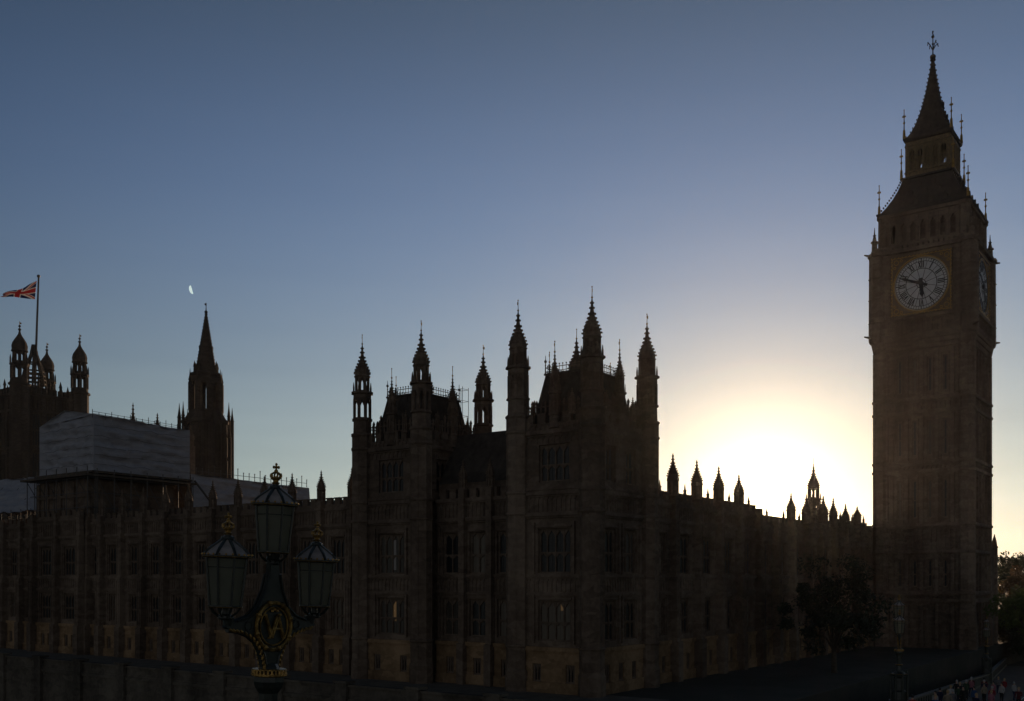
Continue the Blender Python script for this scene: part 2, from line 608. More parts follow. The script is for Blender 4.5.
def turret(root, org, cx, cy, z_wall, tip, r=0.86, z_base=None, opened=True, name='turret', scale=1.0, vane=True, yaw=0.3):
    """octagonal gothic turret from z_base up through the parapet to the stone tip"""
    global VANE
    mb = MB()
    if z_base is not None:
        mb.lathe(cx, cy, [(z_base, r * 1.28), (z_base + 1.6, r * 1.28), (z_base + 1.9, r * 1.12), (z_wall, r * 1.12)], 8)
        for z in (-5.4, 5.35, 7.05, 12.0, z_wall):
            if z_base < z <= z_wall + 0.01:
                mb.lathe(cx, cy, [(z - 0.14, r * 1.14), (z, r * 1.27), (z + 0.12, r * 1.27), (z + 0.2, r * 1.10)], 8)
        for i in range(8):       # thin angle shafts
            a = pi / 8 + pi / 4 * i
            mb.lathe(cx + r * 1.10 * cos(a), cy + r * 1.10 * sin(a), [(z_base + 1.9, 0.07), (z_wall, 0.07)], 5)
    H = tip - z_wall
    zA = z_wall + 0.16 * H       # plain shaft
    zB = z_wall + 0.40 * H       # lower lantern
    zC = z_wall + 0.47 * H       # ring
    zD = z_wall + 0.64 * H       # upper lantern, then the cap
    mb.lathe(cx, cy, [(z_wall, r * 1.04), (zA, r * 1.0), (zA + 0.05, r * 1.16), (zA + 0.2, r * 1.16), (zA + 0.22, r)], 8)
    open_stage(mb, cx, cy, zA + 0.2, zB, r * 0.97, core=0.0 if opened else r * 0.82, post=0.17 * r)
    mb.lathe(cx, cy, [(zB, r * 0.98), (zB + 0.1, r * 1.03), (zC - 0.16, r * 1.0), (zC - 0.1, r * 1.24), (zC + 0.06, r * 1.24), (zC + 0.1, r * 0.85)], 8)
    for i in range(8):           # little gablets standing on the ring
        a = pi / 8 + pi / 4 * i
        x, y = cx + r * 0.98 * cos(a), cy + r * 0.98 * sin(a)
        mb.lathe(x, y, [(zC, 0.10 * r), (zC + 0.06 * H, 0.09 * r), (zC + 0.11 * H, 0.02)], 4)
    open_stage(mb, cx, cy, zC + 0.1, zD, r * 0.76, core=0.0 if opened else r * 0.62, post=0.16 * r)
    ogee_cap(mb, cx, cy, zD, r * 0.76, tip - zD)
    o = mb.build(name, STONE, root, org)
    if vane:
        if VANE is None:
            VANE = vane_mesh()
        emit_obj('weather_vane', VANE, o, (cx - org[0], cy - org[1], tip - org[2] - 0.03), (0, 0, yaw))
    return o


PIN_CACHE = {}


def pinnacle_mesh(h, r):
    key = (round(h, 2), round(r, 2))
    if key not in PIN_CACHE:
        mb = MB()
        mb.lathe(0, 0, [(0, r * 1.12), (0.12, r * 1.12), (0.16, r), (h * 0.34, r * 0.90), (h * 0.36, r * 1.25), (h * 0.39, r * 1.25), (h * 0.40, r)], 8)
        for i in range(8):
            a = pi / 8 + pi / 4 * i
            mb.lathe(r * 1.02 * cos(a), r * 1.02 * sin(a), [(0.16, 0.06), (h * 0.35, 0.06)], 4)
        ogee_cap(mb, 0, 0, h * 0.395, r * 1.02, h * 0.605)
        PIN_CACHE[key] = mb.mesh('pinnacle', STONE)
    return PIN_CACHE[key]


def battlement(mb, F, a0, a1, z, h=0.55, w=0.7, gap=0.45, d0=-0.3, d1=0.02):
    n = max(1, int(round((a1 - a0 + gap) / (w + gap))))
    step = (a1 - a0 + gap) / n
    for i in range(n):
        a = a0 + i * step
        F.box(mb, a, a + step - gap, z, z + h, d0, d1)
        F.box(mb, a - 0.05, a + step - gap + 0.05, z + h, z + h + 0.1, d0 - 0.06, d1 + 0.06)


def ribs(mb, F, a0, a1, z0, z1, step=0.5, w=0.08, d=0.07):
    n = max(1, int((a1 - a0) / step))
    s = (a1 - a0) / n
    for i in range(n + 1):
        a = a0 + i * s
        F.box(mb, a - w / 2, a + w / 2, z0, z1, 0.0, d)
    # pointed heads between the ribs
    for i in range(n):
        a = a0 + i * s
        F.box(mb, a + w / 2, a + s * 0.3, z1 - 0.2, z1, 0.0, d * 0.8)
        F.box(mb, a + s * 0.7, a + s - w / 2, z1 - 0.2, z1, 0.0, d * 0.8)


def string(mb, F, a0, a1, z, h=0.22, d=0.18):
    F.box(mb, a0, a1, z - h * 0.5, z + h * 0.5, 0.0, d)
    F.box(mb, a0, a1, z - h, z - h * 0.5, 0.0, d * 0.5)


W1 = (0.55, 4.15); W2 = (-4.9, -1.65); WB = (-8.2, -6.75)


def range_front(root, org, F, edges, base, parapet, win_w, lights, pin_tip, attic=None, skip_pin=(), battl=True, pin_r=0.38):
    """a long gothic front: one wall mesh, one plinth, windows, buttresses each with its pinnacle"""
    mb, pl = MB(), MB()
    a0, a1 = edges[0], edges[-1]
    holes, lows = [], []
    for e0, e1 in zip(edges, edges[1:]):
        c = (e0 + e1) / 2
        for z0, z1 in (W1, W2):
            holes.append((c - win_w / 2, c + win_w / 2, z0, z1))
        for s in (-0.75, 0.75):
            lows.append((c + s - 0.38, c + s + 0.38, WB[0], WB[1]))
    pierced(mb, F, a0, a1, -5.4, parapet - 0.6, 0.6, holes)
    pierced(pl, F, a0, a1, base, -5.4, 0.55, lows, d=0.12)
    string(pl, F, a0, a1, -5.55, 0.34, 0.3)
    pl_z = base + 0.9
    F.box(pl, a0, a1, base, pl_z, 0.12, 0.3)
    for z, h, d in ((-1.15, 0.2, 0.16), (0.35, 0.24, 0.2), (5.3, 0.3, 0.26), (parapet - 1.1, 0.26, 0.24)):
        string(mb, F, a0, a1, z, h, d)
    for e0, e1 in zip(edges, edges[1:]):
        ribs(mb, F, e0 + 0.6, e1 - 0.6, -0.95, 0.12, 0.42)
        if parapet > 7.4:
            ribs(mb, F, e0 + 0.6, e1 - 0.6, 5.5, parapet - 1.35, 0.42)
        c = (e0 + e1) / 2
        for s in (-1, 1):       # panelled strips beside the windows
            ea = c + s * (win_w / 2 + 0.14)
            eb = c + s * ((e1 - e0) / 2 - 0.5)
            lo, hi = min(ea, eb), max(ea, eb)
            if hi - lo > 0.3:
                for z0, z1 in (W1, W2):
                    F.box(mb, lo, lo + 0.09, z0, z1 + 0.3, 0, 0.1)
                    F.box(mb, hi - 0.09, hi, z0, z1 + 0.3, 0, 0.1)
                    F.box(mb, lo + 0.09, hi - 0.09, (z0 + z1) / 2, (z0 + z1) / 2 + 0.5, 0, 0.08)
        for z0, z1 in (W1, W2):  # label mould
            F.box(mb, c - win_w / 2 - 0.12, c + win_w / 2 + 0.12, z1 + 0.1, z1 + 0.22, 0, 0.14)
            add_window(root, org, F, c, z0, win_w, z1 - z0, lights, 1)
        for s in (-0.75, 0.75):
            add_window(root, org, F, c + s, WB[0], 0.76, WB[1] - WB[0], 2, 0, -0.1)
    if battl:
        battlement(mb, F, a0 + 0.2, a1 - 0.2, parapet - 0.6)
    mb.build('wall', STONE, root, org)
    pl.build('plinth', BASE_STONE, root, org)
    for i, e in enumerate(edges):
        b = MB()
        F.box(b, e - 0.46, e + 0.46, base, -5.5, 0.0, 0.95)
        F.box(b, e - 0.42, e + 0.42, -5.5, 0.3, 0.0, 0.78)
        F.box(b, e - 0.38, e + 0.38, 0.3, 5.2, 0.0, 0.64)
        F.box(b, e - 0.36, e + 0.36, 5.2, parapet - 0.3, 0.0, 0.58)
        F.box(b, e - 0.44, e + 0.44, 5.18, 5.44, 0.0, 0.7)
        F.box(b, e - 0.44, e + 0.44, parapet - 1.2, parapet - 0.95, 0.0, 0.68)
        for s in (-0.2, 0.2):
            F.box(b, e + s - 0.05, e + s + 0.05, -5.2, -0.1, 0.7, 0.84)
            F.box(b, e + s - 0.05, e + s + 0.05, 0.6, 4.9, 0.6, 0.70)
        bo = b.build('buttress', STONE, root, org)
        if i in skip_pin:
            continue
        x, y = F.at(e, 0.14)
        tip = pin_tip(e) if callable(pin_tip) else pin_tip
        p = emit_obj('pinnacle', pinnacle_mesh(tip - parapet + 0.32, pin_r), bo, (x - org[0], y - org[1], parapet - 0.32 - org[2]))


# ------------------------------------------------------------------ ground, water, terrace
def ground_and_water():
    o = MB()
    o.face([len(o.v) + i for i in range(4)])
    o.v += [(-2400, -2400, 0), (2400, -2400, 0), (2400, 2400, 0), (-2400, 2400, 0)]
    tag(o.build('river', WATER), 'dark river water below the terrace wall', 'water', None, 'structure')
    g = MB()
    # the land: everything west of the river wall
    g.box(-11.0, 1600, -13.6, 1500, -16, GROUND_Z)
    g.box(-10.9, 1600, -1200, -13.6, -16, STREET_Z)
    go = g.build('ground', GROUND, None, (0, 0, 0), (K.x, K.y, EYE), (0, 0, RZ))
    tag(go, 'open ground round the palace', 'ground', None, 'structure')
    t = MB()
    t.box(-10.9, 1.4, -6, 130, GROUND_Z + 0.004, GROUND_Z + 0.03)
    to = t.build('terrace', PAVING, None, (0, 0, 0), (K.x, K.y, EYE), (0, 0, RZ))
    tag(to, 'paved terrace between the river wall and the palace', 'terrace', None, 'structure')
    w = MB()
    F = Face('E', -11.3)
    F.box(w, -40, 140, -16, -9.0, -0.5, 0.0)
    F.box(w, -40, 140, -9.0, -8.32, -0.42, -0.06)
    F.box(w, -40, 140, -8.32, -8.14, -0.55, 0.1)
    F.box(w, -40, 140, -9.5, -9.2, 0.0, 0.14)
    for k in range(24):
        a = -36 + 7.4 * k
        F.box(w, a - 0.6, a + 0.6, -16, -8.05, 0.0, 0.3)
        F.box(w, a - 0.75, a + 0.75, -8.05, -7.85, -0.6, 0.42)
    wo = w.build('river_wall', WALLSTONE, None, (0, 0, GROUND_Z - 0.0), (K.x, K.y, EYE + GROUND_Z), (0, 0, RZ))
    tag(wo, 'pale granite river wall with low piers below the palace terrace', 'wall')


ground_and_water()


# ------------------------------------------------------------------ river front range (left, far)
def river_range():
    org = (2.0, 25.0, GROUND_Z)
    root = empty('palace_river_range', palace(*org), RZ)
    tag(root, 'long low palace range of many window bays, under white scaffold sheeting, along the river', 'palace wing')
    F = Face('E', 2.0)
    n1 = [25.0] + [28.0 + 4.2 * k for k in range(0, 11)] + [72.8]
    range_front(root, org, F, n1, GROUND_Z, 8.0, 1.9, 3, 10.8)
    n2 = [84.2 + 4.27 * k for k in range(0, 8)]
    range_front(root, org, F, n2, GROUND_Z, 8.0, 2.2, 3, 10.7, skip_pin=range(0, 8))
    # the taller centre of the range, partly wrapped
    Fc = Face('E', 1.2)
    mid = [73.2, 78.5, 83.9]
    range_front(root, org, Fc, mid, GROUND_Z, 8.6, 3.0, 4, 10.7, skip_pin=(0, 1, 2))
    b = MB()
    b.box(1.85, 14, 72.95, 84.15, GROUND_Z, 12.4)
    for a in (73.1, 76, 79, 82, 84):
        b.box(1.6, 1.85, a - 0.25, a + 0.25, 8.1, 12.2)
    b.box(1.55, 1.86, 72.9, 84.2, 10.2, 10.5)
    b.box(16.2, 20.0, 76.5, 86.8, GROUND_Z, 18.6)
    bt = b.build('central_tower', STONE, root, org)
    for x, y, tip in ((16.7, 86.2, 25.2), (16.8, 80.6, 23.2), (19.5, 77.0, 21.6)):
        emit_obj('pinnacle', pinnacle_mesh(tip - 18.4, 0.5), bt, (x - org[0], y - org[1], 18.4 - org[2])).location = (x - org[0], y - org[1], 18.4 - org[2])
    body = MB()
    body.box(2.65, 15, 25.0, 72.9, GROUND_Z, 6.6)
    body.box(2.65, 15, 84.2, 114.2, GROUND_Z, 6.6)
    body.build('body', STONE, root, org)
    rf = MB()
    rf.hexa([(3.2, 25.2, 6.6), (14.8, 25.2, 6.6), (14.8, 72.6, 6.6), (3.2, 72.6, 6.6), (7.4, 25.8, 8.4), (10.4, 25.8, 8.4), (10.4, 72.4, 8.4), (7.4, 72.4, 8.4)])
    rf.build('roof', IRON, root, org)
    return root


river_range()


# ------------------------------------------------------------------ north range
def north_range():
    org = (9.2, 0.5, GROUND_Z)
    root = empty('palace_north_range', palace(*org), RZ)
    tag(root, 'palace range with row of pinnacles, low sun behind it, between twin pavilion and clock tower', 'palace wing')
    F = Face('N', 0.45)
    edges = [9.55 + 4.92 * k for k in range(0, 14)]
    tips = {0: 9.6, 1: 11.4, 2: 11.3, 3: 11.15, 4: 10.8, 7: 10.0, 8: 9.9, 10: 10.4, 12: 9.9}
    # the front steps down in the middle and up again next to the clock tower
    for i, j, par in ((0, 5, 7.85), (5, 10, 6.95), (10, 13, 7.75)):
        skip = [k - i for k in range(i, j + 1) if k not in tips or k == 0 or (k == i and i > 0)]
        range_front(root, org, F, edges[i:j + 1], GROUND_Z, par, 2.5, 3, lambda e: tips[int(round((e - 9.55) / 4.92))], skip_pin=skip, pin_r=0.46)
    body = MB()
    body.box(9.3, 79.0, 1.1, 13, GROUND_Z, 6.0)
    body.box(9.3, 34.0, 0.9, 13, 6.0, 6.9)
    body.box(58.8, 79.0, 0.9, 13, 6.0, 7.4)
    body.build('body', STONE, root, org)
    rf = MB()
    rf.hexa([(34.1, 1.6, 6.0), (58.7, 1.6, 6.0), (58.7, 12.8, 6.0), (34.1, 12.8, 6.0), (34.2, 5.4, 6.7), (58.6, 5.4, 6.7), (58.6, 8.8, 6.7), (34.2, 8.8, 6.7)])
    for xa, xb in ((9.4, 33.9), (58.9, 73.2)):
        rf.hexa([(xa, 1.6, 6.9), (xb, 1.6, 6.9), (xb, 12.8, 6.9), (xa, 12.8, 6.9), (xa + 0.3, 5.4, 7.4), (xb - 0.3, 5.4, 7.4), (xb - 0.3, 8.8, 7.4), (xa + 0.3, 8.8, 7.4)])
    rf.build('roof', IRON, root, org)
    # the tall ventilation turret on the roof with a small companion
    turret(root, org, 68.5, 6.2, 7.0, 15.7, 0.95, None, True, 'roof_turret')
    turret(root, org, 66.4, 5.6, 7.8, 11.7, 0.55, None, False, 'roof_turret', vane=False)
    for x, y, t, r in ((60.6, 2.2, 10.9, 0.55), (72.2, 3.0, 10.6, 0.5)):
        p = emit_obj('pinnacle', pinnacle_mesh(t - 7.0, r), root, (x - org[0], y - org[1], 7.0 - org[2]))
    for k in range(13):          # little finials midway along the parapet
        p = MB()
        a = 11.5 + 4.96 * k
        zp = 7.75 if a < 34 or a > 58 else 6.85
        p.lathe(a + 0.5, 0.35, [(zp, 0.16), (zp + 0.4, 0.15), (zp + 0.45, 0.22), (zp + 0.55, 0.1), (zp + 1.05, 0.03)], 6)
        p.build('finial', STONE, root, org)


north_range()


# ------------------------------------------------------------------ north pavilion with its two towers
def tower_top(root, org, y0, y1, name_roof):
    """crenellated upper stage of one pavilion tower with windows on the river and north sides, and an iron roof"""
    z0, z1 = 7.0, 13.4
    E, Nf = Face('E', 0.0), Face('N', y0)
    S, Wf = Face('S', y1), Face('W', 9.0)
    mb = MB()
    ym = (y0 + y1) / 2
    pierced(mb, E, y0 + 0.6, y1 - 0.6, z0, z1 - 0.75, 0.6, [(ym - 1.5, ym + 1.5, 7.9, 10.9)])
    pierced(mb, Nf, 0.6, 8.4, z0, z1 - 0.75, 0.6, [(2.1, 3.7, 7.9, 10.9), (5.4, 7.0, 7.9, 10.9)])
    pierced(mb, S, 0.6, 8.4, z0, z1 - 0.75, 0.6, [(2.1, 3.7, 7.9, 10.9), (5.4, 7.0, 7.9, 10.9)])
    pierced(mb, Wf, y0 + 0.6, y1 - 0.6, z0, z1 - 0.75, 0.6, [(ym - 1.5, ym + 1.5, 7.9, 10.9)])
    for F, a0, a1 in ((E, y0 + 0.7, y1 - 0.7), (Nf, 0.7, 8.3), (S, 0.7, 8.3), (Wf, y0 + 0.7, y1 - 0.7)):
        string(mb, F, a0, a1, 7.35, 0.24, 0.2)
        string(mb, F, a0, a1, 11.9, 0.34, 0.3)
        ribs(mb, F, a0 + 0.1, a1 - 0.1, 12.1, 12.6, 0.45)
        ribs(mb, F, a0 + 0.1, a1 - 0.1, 11.0, 11.6, 0.5)
        battlement(mb, F, a0, a1, z1 - 0.75, 0.7, 0.7, 0.42)
    add_window(root, org, E, ym, 7.9, 3.0, 3.0, 4, 1)
    add_window(root, org, Wf, ym, 7.9, 3.0, 3.0, 4, 1)
    for F in (Nf, S):
        add_window(root, org, F, 2.9, 7.9, 1.6, 3.0, 2, 1)
        add_window(root, org, F, 6.2, 7.9, 1.6, 3.0, 2, 1)
    mb.box(0.62, 8.38, y0 + 0.62, y1 - 0.62, 7.0, 7.2)
    mb.build('tower_wall', STONE, root, org)
    r = MB()
    r.hexa([(0.8, y0 + 0.8, 12.5), (8.2, y0 + 0.8, 12.5), (8.2, y1 - 0.8, 12.5), (0.8, y1 - 0.8, 12.5), (1.8, y0 + 1.5, 16.9), (7.2, y0 + 1.5, 16.9), (7.2, y1 - 1.5, 16.9), (1.8, y1 - 1.5, 16.9)])
    r.box(1.7, 7.3, y0 + 1.4, y1 - 1.4, 16.9, 17.06)
    # roof rolls
    for t in (0.2, 0.4, 0.6, 0.8):
        for s in (0, 1):
            yb0, yb1 = y0 + 0.8, y1 - 0.8
            yt0, yt1 = y0 + 1.5, y1 - 1.5
            x_b, x_t = (0.8, 1.8) if s == 0 else (8.2, 7.2)
            r.tube((x_b, yb0 + (yb1 - yb0) * t, 12.5), (x_t, yt0 + (yt1 - yt0) * t, 16.9), 0.07, 5)
            yy_b, yy_t = (yb0, yt0) if s == 0 else (yb1, yt1)
            r.tube((0.8 + 7.4 * t, yy_b, 12.5), (1.8 + 5.4 * t, yy_t, 16.9), 0.07, 5)
    ro = r.build(name_roof, IRON, root, org)
    pc = MB()                    # pierced stone cresting on the parapet
    for F, a0, a1 in ((E, y0 + 0.9, y1 - 0.9), (Nf, 0.9, 8.1), (S, 0.9, 8.1), (Wf, y0 + 0.9, y1 - 0.9)):
        n = int((a1 - a0) / 0.42)
        for i in range(n + 1):
            a = a0 + (a1 - a0) * i / n
            h = 0.75 if i % 3 else 1.25
            F.box(pc, a - 0.07, a + 0.07, 13.45, 13.45 + h, -0.2, -0.06)
            x, y = F.at(a, -0.13)
            pc.lathe(x, y, [(13.45 + h, 0.12), (13.55 + h, 0.13), (13.8 + h, 0.02)], 4)
        F.box(pc, a0, a1, 13.95, 14.05, -0.18, -0.08)
    pc.build('parapet_cresting', STONE, root, org)
    c = MB()                     # iron cresting round the flat top
    zt = 17.06
    lines = [((1.8, y0 + 1.5), (7.2, y0 + 1.5)), ((7.2, y0 + 1.5), (7.2, y1 - 1.5)), ((7.2, y1 - 1.5), (1.8, y1 - 1.5)), ((1.8, y1 - 1.5), (1.8, y0 + 1.5))]
    for p, q in lines:
        p, q = Vector((*p, zt)), Vector((*q, zt))
        n = int((q - p).length / 0.32)
        for h in (0.14, 0.48):
            c.tube(p + Vector((0, 0, h)), q + Vector((0, 0, h)), 0.035, 4)
        for i in range(n + 1):
            m = p.lerp(q, i / n)
            c.tube(m, m + Vector((0, 0, 0.62)), 0.025, 4)
            c.ball((m.x, m.y, zt + 0.68), 0.07, 5, 3)
        c.tube(p, p + Vector((0, 0, 1.5)), 0.06, 5, 0.02)
        c.ball((p.x, p.y, zt + 1.0), 0.13, 6, 4)
    c.build('cresting', IRON, ro, (0, 0, 0), (0, 0, 0))
    # cresting was modelled in palace coordinates: bring it into the roof's frame
    cr = [o for o in COL.objects if o.parent is ro][-1]
    cr.location = (-org[0], -org[1], -org[2])


def pavilion():
    org = (0.0, 0.0, GROUND_Z)
    root = empty('palace_pavilion', palace(*org), RZ)
    tag(root, 'palace pavilion with two turreted towers and iron cresting at the corner nearest the bridge', 'palace pavilion')
    E, Nf = Face('E', 0.0), Face('N', 0.0)
    Y = [(0.0, 7.08), (17.6, 24.8)]
    # lower storeys of the towers, river side and north side, and the recessed middle
    mb, pl = MB(), MB()

    def front(F, a0, a1, wins, lows, ww, lights, top=7.2):
        holes = [(c - ww / 2, c + ww / 2, z0, z1) for c in wins for z0, z1 in (W1, W2)]
        lh = [(c - 0.42, c + 0.42, WB[0], WB[1]) for c in lows]
        pierced(mb, F, a0, a1, -5.4, top, 0.6, holes)
        pierced(pl, F, a0, a1, GROUND_Z, -5.4, 0.55, lh, d=0.12)
        string(pl, F, a0, a1, -5.55, 0.34, 0.3)
        F.box(pl, a0, a1, GROUND_Z, GROUND_Z + 0.9, 0.12, 0.28)
        for z, h, d in ((-1.15, 0.2, 0.16), (0.35, 0.24, 0.2), (5.3, 0.32, 0.28), (7.0, 0.3, 0.26)):
            string(mb, F, a0, a1, z, h, d)
        ribs(mb, F, a0 + 0.1, a1 - 0.1, -0.95, 0.12, 0.42)
        ribs(mb, F, a0 + 0.1, a1 - 0.1, 5.5, 6.7, 0.42)
        for c in wins:
            for z0, z1 in (W1, W2):
                add_window(root, org, F, c, z0, ww, z1 - z0, lights, 1)
                F.box(mb, c - ww / 2 - 0.12, c + ww / 2 + 0.12, z1 + 0.1, z1 + 0.22, 0, 0.14)
                for s in (-1, 1):
                    F.box(mb, c + s * (ww / 2 + 0.32) - 0.1, c + s * (ww / 2 + 0.32) + 0.1, z0 - 0.2, z1 + 0.5, 0, 0.2)
        for c in lows:
            add_window(root, org, F, c, WB[0], 0.84, WB[1] - WB[0], 2, 0, -0.1)

    for y0, y1 in Y:
        ym = (y0 + y1) / 2
        front(E, y0 + 0.6, y1 - 0.6, [ym], [ym - 1.6, ym + 1.6], 3.2, 4)
    front(Face('E', 1.6), 7.9, 17.1, [9.5, 12.5, 15.5], [9.5, 12.5, 15.5], 1.9, 2, 7.2)
    Fm = Face('E', 1.6)
    battlement(mb, Fm, 8.2, 16.8, 7.2, 0.7, 0.7, 0.42)
    front(Nf, 0.6, 8.4, [2.6, 6.1], [2.2, 4.4, 6.6], 2.3, 3)
    # blank flanks that face south, and the small returns of the recess
    Face('S', 24.8).box(mb, 0.6, 9.0, GROUND_Z, 7.2, -0.6, 0.0)
    Face('S', 7.08).box(mb, 0.6, 1.6, GROUND_Z, 7.2, -0.6, 0.0)
    Face('N', 17.6).box(mb, 0.6, 1.6, GROUND_Z, 7.2, -0.6, 0.0)
    mb.build('wall', STONE, root, org)
    pl.build('plinth', BASE_STONE, root, org)
    # narrow buttresses between the bays of the recess
    for a in (11.0, 14.0):
        b = MB()
        Fm.box(b, a - 0.36, a + 0.36, GROUND_Z, -5.5, 0.0, 0.7)
        Fm.box(b, a - 0.3, a + 0.3, -5.5, 7.9, 0.0, 0.5)
        bo = b.build('buttress', STONE, root, org)
        x, y = Fm.at(a, 0.2)
        emit_obj('pinnacle', pinnacle_mesh(2.6, 0.32), bo, (x - org[0], y - org[1], 7.9 - org[2]))
    body = MB()
    body.box(2.35, 16.0, 0.75, 24.05, GROUND_Z, 6.98)
    body.box(0.75, 2.35, 0.75, 6.4, GROUND_Z, 6.98)
    body.box(0.75, 2.35, 18.3, 24.05, GROUND_Z, 6.98)
    body.box(2.4, 9.0, 7.4, 17.6, 6.98, 8.6)
    body.build('body', STONE, root, org)
    rf = MB()
    rf.hexa([(2.6, 7.3, 8.6), (8.9, 7.3, 8.6), (8.9, 17.7, 8.6), (2.6, 17.7, 8.6), (4.9, 7.4, 13.3), (6.6, 7.4, 13.3), (6.6, 17.6, 13.3), (4.9, 17.6, 13.3)])
    rf.build('roof', IRON, root, org)
    # faint warm glow set into two panes, one pale patch on a third
    def pane_patch(ym, along, z0, z1, w, mat):
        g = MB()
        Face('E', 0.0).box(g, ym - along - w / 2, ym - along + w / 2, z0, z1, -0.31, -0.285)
        g.build('glow_pane' if mat is glow_mat else 'patch', mat, root, org)
    glow_mat = bpy.data.materials.new('glow_glass'); glow_mat.use_nodes = True
    pb = glow_mat.node_tree.nodes['Principled BSDF']
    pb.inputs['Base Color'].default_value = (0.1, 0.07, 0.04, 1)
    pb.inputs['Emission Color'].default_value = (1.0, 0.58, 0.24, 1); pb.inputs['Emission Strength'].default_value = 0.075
    pane_patch(3.54, 0.62, -2.45, -1.85, 0.34, glow_mat)
    pane_patch(21.2, 0.2, -3.7, -1.95, 0.36, glow_mat)
    pane_patch(21.2, 0.2, 0.9, 3.6, 0.36, plain('pale_patch', (0.30, 0.27, 0.24), 0.8))
    for y0, y1 in Y:
        tower_top(root, org, y0, y1, 'tower_roof')
    # corner turrets of both towers
    for (y0, y1), fr in ((Y[0], (21.95, 22.05, 21.75, 21.5)), (Y[1], (21.95, 21.75, 21.5, 21.7))):
        for (x, y), t, yaw in (((0, y0), fr[0], 0.4), ((0, y1), fr[1], 0.9), ((9.0, y0), fr[2], 0.1), ((9.0, y1), fr[3], 0.6)):
            turret(root, org, x, y, 13.3, t, 0.86, GROUND_Z, y0 > 5 or x > 5 and y > 5, yaw=yaw)
        ym = (y0 + y1) / 2
        for x, y, t in ((0.1, ym, 18.2), (4.5, y0 + 0.1, 18.7), (4.5, y1 - 0.1, 18.6), (8.9, ym, 18.0)):
            turret(root, org, x, y, 12.2, t, 0.46, None, False, name='turret', yaw=0.8)
        for x, y in ((0.1, y0 + 1.9), (2.4, y0 + 0.1), (6.7, y0 + 0.1)):
            emit_obj('pinnacle', pinnacle_mesh(2.1, 0.24), root, (x - org[0], y - org[1], 13.2 - org[2]))
    return root


pavilion()


